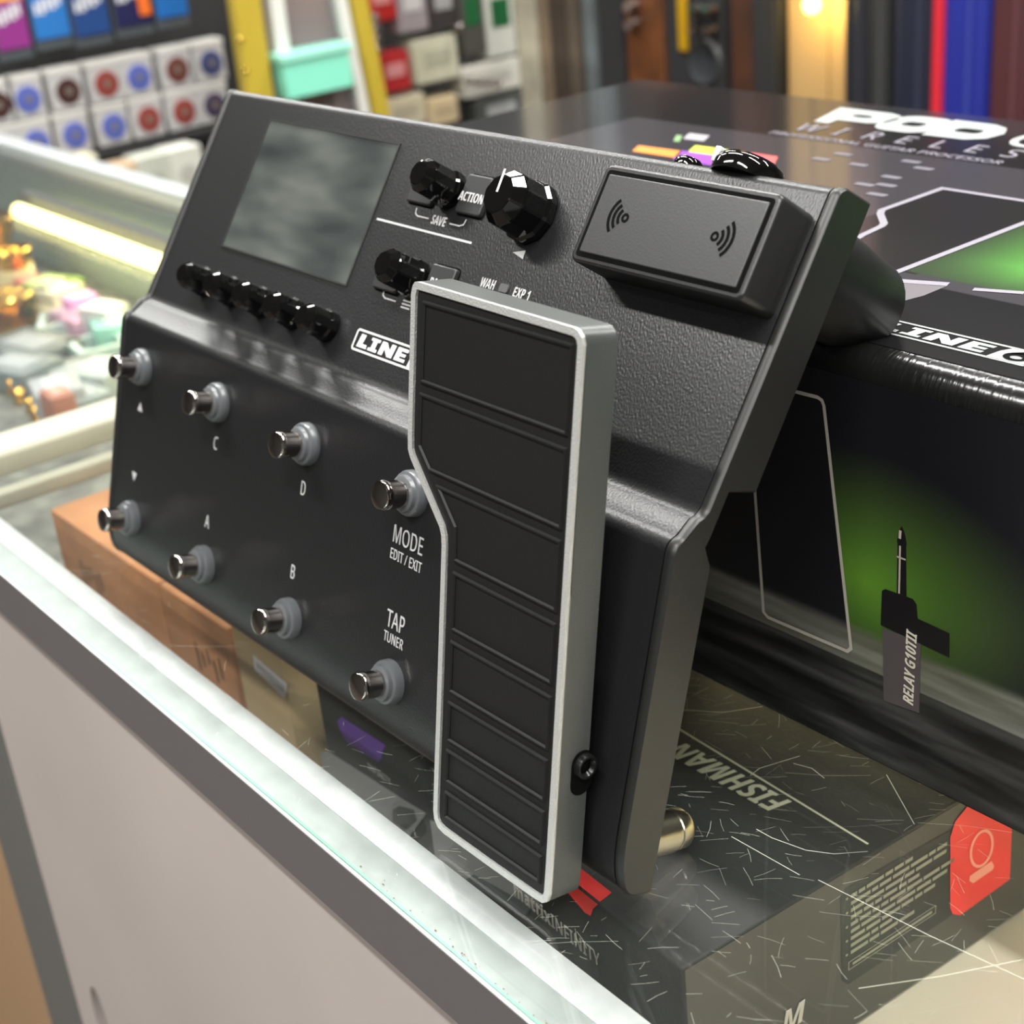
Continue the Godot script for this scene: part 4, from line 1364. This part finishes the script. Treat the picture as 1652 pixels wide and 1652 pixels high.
		lathe(s, [[0.0, 0.003], [0.022, 0.003], [0.024, 0.0]], 24, Transform3D(Basis(), Vector3(0.002, 0.034, -0.002)))
		part("coil", s, mat(q[2], 0.4), t)
		s = mb()
		lathe(s, [[0.0, 0.004], [0.006, 0.004], [0.007, 0.002]], 16, Transform3D(Basis(), Vector3(0.002, 0.034, -0.001)))
		part("coil_hub", s, mat(Color(0.45, 0.42, 0.38), 0.3), t)
		i += 1
	# white boxes below
	for q in [[132, 272, Color(0.80, 0.78, 0.68), "small cream carton on the shelf below the coil boxes"], [196, 285, Color(0.76, 0.66, 0.54), "small beige carton with round sticker below coil boxes"], [250, 268, Color(0.76, 0.77, 0.72), "small pale grey carton below the coil boxes"], [300, 255, Color(0.84, 0.84, 0.80), "small white carton at the end of the lower shelf"]]:
		var p := on_x(q[0], q[1], X + 0.12)
		var t := thing("carton", q[3], "box", Vector3(X + 0.12, -0.2775 - 0.06 + 0.02, p.z), PI / 2)
		t.position.y = -0.4995
		var hh: float = p.y + 0.020 - t.position.y
		s = mb()
		bx(s, Vector3(0, hh / 2, -0.03), Vector3(0.068, hh, 0.06), 0.003)
		part("carton_body", s, mat(q[2], 0.6), t)
		s = mb()
		lathe(s, [[0.0, 0.001], [0.018, 0.001], [0.018, 0.0]], 20, Transform3D(Basis(), Vector3(0, hh - 0.05, 0.0)))
		part("carton_sticker", s, mat(q[2].darkened(0.15), 0.5), t)
	# yellow framed stand leaning in front of the rack
	var sx := -1.75
	var tl := on_x(392, -10, sx)
	var bl := on_x(440, 330, sx)
	var tr := on_x(572, -10, sx)
	var br := on_x(640, 330, sx)
	var y_rail := mat(Color(0.70, 0.61, 0.20), 0.45)
	var st := thing("display_stand", "leaning yellow framed display stand with white inner frame and aqua tray", "display stand", Vector3(sx, 0, 0))
	var add := func(nm: String, a: Vector3, b: Vector3, w: float, d: float, m: Material):
		var q := mb()
		var dir := (b - a).normalized()
		var bas := Basis(Vector3(0, 0, -1), dir, Vector3(0, 0, -1).cross(dir))
		bx(q, (a + b) / 2 - Vector3(sx, 0, 0), Vector3.ZERO)
		q = mb()
		bx(q, Vector3.ZERO, Vector3(w, a.distance_to(b), d), 0.002, Transform3D(bas, (a + b) / 2 - Vector3(sx, 0, 0)))
		part(nm, q, m, st)
	var ext_l := tl + (tl - bl) * 0.8
	var ext_r := tr + (tr - br) * 0.8
	var gl := bl + (bl - tl) * 2.2
	var gr := br + (br - tr) * 2.2
	add.call("frame_rail", gl, ext_l, 0.050, 0.03, y_rail)
	add.call("frame_rail", gr, ext_r, 0.032, 0.03, y_rail)
	var wf := mat(Color(0.84, 0.84, 0.82), 0.4)
	var off := Vector3(0, 0, -0.058)
	add.call("inner_frame", bl + off, ext_l + off, 0.026, 0.024, wf)
	add.call("inner_frame", br - off * 0.6, ext_r - off * 0.6, 0.020, 0.024, wf)
	var mid_t := (ext_l + ext_r) / 2
	var mid_b := (bl + br) / 2
	add.call("panel", mid_b + Vector3(-0.012, 0, 0), mid_t + Vector3(-0.012, 0, 0), 0.16, 0.006, mat(Color(0.46, 0.42, 0.43), 0.3))
	var ta := on_x(510, 148, sx + 0.02)
	var tb := on_x(500, 88, sx + 0.02)
	add.call("tray", ta, tb, 0.135, 0.04, mat(Color(0.52, 0.86, 0.76), 0.4))
	add.call("tray_lip", tb - Vector3(0, 0.002, 0), tb + Vector3(0, 0.012, 0), 0.145, 0.05, mat(Color(0.62, 0.90, 0.82), 0.4))
	# rivets
	for q in [[390, 65], [398, 115]]:
		var w := on_x(q[0], q[1], sx + 0.02)
		s = mb()
		lathe(s, [[0.0, 0.004], [0.004, 0.003], [0.005, 0.0]], 12, Transform3D(Basis(Vector3.UP, PI / 2), w - Vector3(sx + 0.005, 0, 0)))
		part("rivet", s, mat(Color(0.9, 0.8, 0.4), 0.15, 1.0), st)
	# packs and small boxes past the stand: l, t, r, b in pixels, colour, label
	for q in [
		[590, -40, 640, 35, Color(0.72, 0.14, 0.14), "red hanging pack past the yellow stand"],
		[640, -40, 690, 52, Color(0.62, 0.58, 0.60), "pale grey hanging pack past the red one"],
		[690, -40, 738, 48, Color(0.22, 0.20, 0.20), "dark hanging pack with metal parts"],
		[612, 84, 664, 148, Color(0.72, 0.16, 0.18), "bright red boxed pedal with white label"],
		[668, 60, 742, 132, Color(0.78, 0.77, 0.68), "cream square box on the rack"],
		[742, -40, 782, 90, Color(0.30, 0.29, 0.27), "charcoal hanging pack beside green lettered one"],
		[782, -40, 832, 92, Color(0.80, 0.80, 0.76), "white hanging pack with green lettering"],
		[745, 100, 845, 150, Color(0.82, 0.81, 0.77), "long white box with dark underside"],
		[618, 155, 690, 205, Color(0.82, 0.78, 0.68), "ivory box low on the rack"],
		[692, 156, 742, 200, Color(0.80, 0.72, 0.58), "ivory box with amber corner low on the rack"],
		[768, 152, 850, 205, Color(0.30, 0.31, 0.30), "dark grey box low on the rack"]]:
		var xp := -2.05
		var a := on_x(q[0], q[3], xp)
		var b := on_x(q[2], q[1], xp)
		var c := on_x((q[0] + q[2]) / 2.0, (q[1] + q[3]) / 2.0, xp)
		var w := absf(on_x(q[2], (q[1] + q[3]) / 2.0, xp).z - on_x(q[0], (q[1] + q[3]) / 2.0, xp).z) * 0.93
		var hh := absf(on_x((q[0] + q[2]) / 2.0, q[1], xp).y - on_x((q[0] + q[2]) / 2.0, q[3], xp).y)
		var t := thing("boxed_accessory", q[5], "box", Vector3(xp, c.y - hh / 2, c.z), PI / 2)
		s = mb()
		bx(s, Vector3(0, hh / 2, -0.03), Vector3(w, hh, 0.06), 0.003)
		part("box_body", s, mat(q[4], 0.5), t)
		s = mb()
		bx(s, Vector3(0, hh * 0.55, 0.001), Vector3(w * 0.62, hh * 0.35, 0.002))
		part("box_label", s, mat(Color(0.10, 0.36, 0.20) if "green" in q[5] else (q[4].lightened(0.5) if q[4].v < 0.75 else q[4].darkened(0.12)), 0.5), t)
		s = mb()
		tube(s, [Vector3(0, hh - 0.008, -0.06), Vector3(0, hh - 0.008, -(xp - wallx))], 0.003, 6)
		part("peg", s, M.steel, t)
	# small chrome knobs hung in a row, glinting
	for q in [[603, 28, "uppermost in the hanging column"], [605, 45, "second from top of the hanging column"], [607, 62, "third from top of the hanging column"], [609, 80, "lowest in the hanging column"], [740, 45, "alone beside the charcoal pack"], [755, 130, "first of four before the long white box"], [770, 132, "second of four before the long white box"], [785, 133, "third of four before the long white box"], [800, 134, "last of four before the long white box"]]:
		var w := on_x(q[0], q[1], -2.02)
		var t := thing("chrome_knob", "small chrome knob, " + q[2], "machine head", w, PI / 2, "chrome knobs on the rack")
		s = mb()
		lathe(s, [[0.0, 0.012], [0.006, 0.011], [0.009, 0.006], [0.009, 0.0], [0.0, 0.0]], 16, Transform3D())
		part("knob_body", s, M.chrome, t)
		s = mb()
		tube(s, [Vector3(0, 0, 0), Vector3(0, 0, -(-2.02 - wallx))], 0.0025, 6)
		part("peg", s, M.steel, t)

# ------------------------------------------------------------------ cabinets, amplifiers and bags at the back
func back_of_shop() -> void:
	var Z := -1.75
	var floor_y := -0.95
	# upright: pixel left, right, colour, rough, name, category, label, top
	for q in [
		[850, 884, Color(0.78, 0.75, 0.66), "door_panel", "panel", "cream painted upright panel at the back"],
		[888, 904, Color(0.55, 0.47, 0.38), "wood_post", "post", "pale wooden post next to the cream panel"],
		[905, 930, Color(0.30, 0.25, 0.21), "wood_post", "post", "dark brown wooden post in the back row"],
		[932, 950, Color(0.40, 0.35, 0.30), "wood_post", "post", "grey brown wooden post in the back row"],
		[958, 978, Color(0.44, 0.47, 0.48), "metal_post", "post", "slim blue grey metal post"],
		[1195, 1232, Color(0.30, 0.16, 0.09), "wood_post", "post", "red brown wooden post between black cabinets"],
		[1386, 1406, Color(0.46, 0.34, 0.34), "fabric_roll", "roll", "mottled red and grey fabric roll standing by the bags"]]:
		var a := on_z(q[0], 90, Z)
		var b := on_z(q[1], 90, Z)
		var t := thing(q[3], q[5], q[4], Vector3((a.x + b.x) / 2, floor_y, Z))
		var s := mb()
		bx(s, Vector3(0, 0.85, 0), Vector3((b.x - a.x) * 0.94, 1.7, 0.05), 0.004)
		part("upright", s, toned(mat(q[2], 0.6), noise_tex(0.02, 128, grey(0.7), Color.WHITE, 51), 3.0), t)
		s = mb()
		bx(s, Vector3(0, 0.01, 0), Vector3((b.x - a.x) * 0.98, 0.02, 0.08), 0.003)
		part("base_plate", s, mat(q[2].darkened(0.3), 0.6), t)
	# amplifier heads and cabinets
	for q in [[984, 1030, Color(0.06, 0.06, 0.065), "slim black amplifier cabinet with side knobs"], [1090, 1196, Color(0.055, 0.055, 0.07), "black amplifier cabinet with four knobs and gold strip"], [1232, 1274, Color(0.05, 0.05, 0.06), "narrow black speaker cabinet beside the tan doorway"]]:
		var a := on_z(q[0], 90, Z)
		var b := on_z(q[1], 90, Z)
		var w := b.x - a.x
		var t := thing("amplifier", q[3], "amplifier", Vector3((a.x + b.x) / 2, floor_y, Z))
		var s := mb()
		bx(s, Vector3(0, 0.70, -0.012), Vector3(w * 0.985, 1.4, 0.07), 0.006)
		part("cabinet", s, relief(mat(q[2], 0.6), M.grain, 0.02, 6.0), t)
		s = mb()
		bx(s, Vector3(0, 0.50, 0.027), Vector3(w * 0.86, 0.84, 0.006), 0.002)
		part("grille_cloth", s, mat(q[2].lightened(0.06), 0.9), t)
		if q[0] == 1090:
			for k in [[1128, 15], [1150, 15], [1128, 47], [1150, 47]]:
				var p := on_z(k[0], k[1], Z + 0.035)
				s = mb()
				lathe(s, [[0.0, 0.02], [0.008, 0.02], [0.012, 0.0]], 16, Transform3D(Basis(), p - t.position))
				part("knob", s, M.chrome, t)
			var g0 := on_z(1098, -60, Z + 0.03)
			var g1 := on_z(1106, 82, Z + 0.03)
			s = mb()
			bx(s, (g0 + g1) / 2 - t.position, Vector3(0.022, absf(g0.y - g1.y), 0.01), 0.002)
			part("gold_strip", s, mat(Color(0.85, 0.66, 0.12), 0.3, 0.5), t)
			var pc := on_z(1138, 100, Z + 0.03)
			s = mb()
			lathe(s, [[0.0, 0.002], [0.030, 0.002], [0.036, 0.006], [0.042, 0.0]], 24, Transform3D(Basis(), pc - t.position))
			part("speaker_badge", s, mat(Color(0.17, 0.18, 0.20), 0.4), t)
		elif q[0] == 984:
			for k in [[1024, 10], [1025, 38]]:
				var p := on_z(k[0], k[1], Z + 0.035)
				s = mb()
				lathe(s, [[0.0, 0.02], [0.010, 0.02], [0.014, 0.0]], 16, Transform3D(Basis(), p - t.position))
				part("knob", s, M.chrome, t)
	# brown wooden cabinet
	var ca := on_z(1031, 90, Z)
	var cb := on_z(1090, 90, Z)
	var wc := thing("wooden_cabinet", "warm brown wooden cabinet standing between black amplifiers", "cabinet", Vector3((ca.x + cb.x) / 2, floor_y, Z))
	var s2 := mb()
	bx(s2, Vector3(0, 0.72, -0.08), Vector3(cb.x - ca.x, 1.44, 0.22), 0.005)
	part("cabinet_body", s2, toned(mat(Color(0.46, 0.27, 0.13), 0.55), noise_tex(0.03, 128, grey(0.7), Color.WHITE, 53), 3.0), wc)
	s2 = mb()
	bx(s2, Vector3(0, 0.70, 0.031), Vector3((cb.x - ca.x) * 0.8, 1.2, 0.004), 0.001)
	part("cabinet_door", s2, toned(mat(Color(0.44, 0.25, 0.12), 0.5), noise_tex(0.03, 128, grey(0.7), Color.WHITE, 54), 3.0), wc)
	# tan folding screen with a small lamp before it
	ca = on_z(1277, 90, Z)
	cb = on_z(1382, 90, Z)
	var sc := thing("folding_screen", "tan two leaf folding screen behind the cabinets", "screen panel", Vector3((ca.x + cb.x) / 2, floor_y, Z))
	for k in 2:
		s2 = mb()
		bx(s2, Vector3((cb.x - ca.x) * (0.32 if k == 0 else -0.18), 0.9, 0.0), Vector3((cb.x - ca.x) * (0.34 if k == 0 else 0.63), 1.8, 0.02), 0.003)
		part("leaf", s2, mat(Color(0.66, 0.54, 0.36), 0.7), sc)
	var lp := on_z(1310, 8, Z + 0.06)
	var la := thing("pendant_lamp", "small bright yellow bulb hanging before the tan screen", "lamp", lp)
	s2 = mb()
	lathe(s2, [[0.0, -0.014], [0.010, -0.010], [0.014, 0.0], [0.010, 0.010], [0.005, 0.016]], 18, Transform3D(Basis(Vector3.RIGHT, -PI / 2), Vector3.ZERO))
	part("light_bulb", s2, glow(Color(1.0, 0.88, 0.35), 8.0), la)
	s2 = mb()
	tube(s2, [Vector3(0, 0.016, 0), Vector3(0, 1.75 - lp.y, 0)], 0.002, 6)
	part("cord", s2, M.black, la)
	var ol := OmniLight3D.new()
	ol.name = "bulb_light"
	ol.light_color = Color(1.0, 0.85, 0.5)
	ol.light_energy = 0.012
	ol.light_size = 0.012
	ol.omni_range = 6.0
	ol.shadow_enabled = true
	la.add_child(ol)
	# soft instrument bags
	for q in [[1410, 1452, Color(0.045, 0.05, 0.09), "black instrument bag beside the mottled roll", false], [1452, 1484, Color(0.13, 0.13, 0.13), "charcoal instrument bag in the row", false], [1484, 1560, Color(0.05, 0.07, 0.16), "dark navy instrument bag next to the royal blue one", false], [1560, 1642, Color(0.06, 0.12, 0.52), "royal blue instrument bag with red piping", true], [1644, 1710, Color(0.26, 0.08, 0.10), "dark maroon instrument bag at the row end", false]]:
		var a := on_z(q[0], 90, Z)
		var b := on_z(q[1], 90, Z)
		var w := b.x - a.x
		var t := thing("instrument_bag", q[3], "bag", Vector3((a.x + b.x) / 2, floor_y, Z))
		var s := mb()
		extrude(s, rrect(w, 0.16, minf(w, 0.16) * 0.3, 5), 0.0, 1.45, Transform3D(Basis(Vector3.RIGHT, -PI / 2), Vector3.ZERO), 0.03, true)
		part("bag_body", s, relief(mat(q[2], 0.7), M.grain, 0.05, 3.0), t)
		s = mb()
		tube(s, [Vector3(w * 0.2, 0.3, 0.081), Vector3(w * 0.2, 1.3, 0.081)], 0.004, 6)
		part("zip", s, mat(q[2].lightened(0.15), 0.4), t)
		if q[4]:
			s = mb()
			bx(s, Vector3(-w * 0.40, 0.75, 0.072), Vector3(w * 0.20, 1.36, 0.030), 0.006)
			part("piping", s, mat(Color(0.80, 0.13, 0.20), 0.5), t)
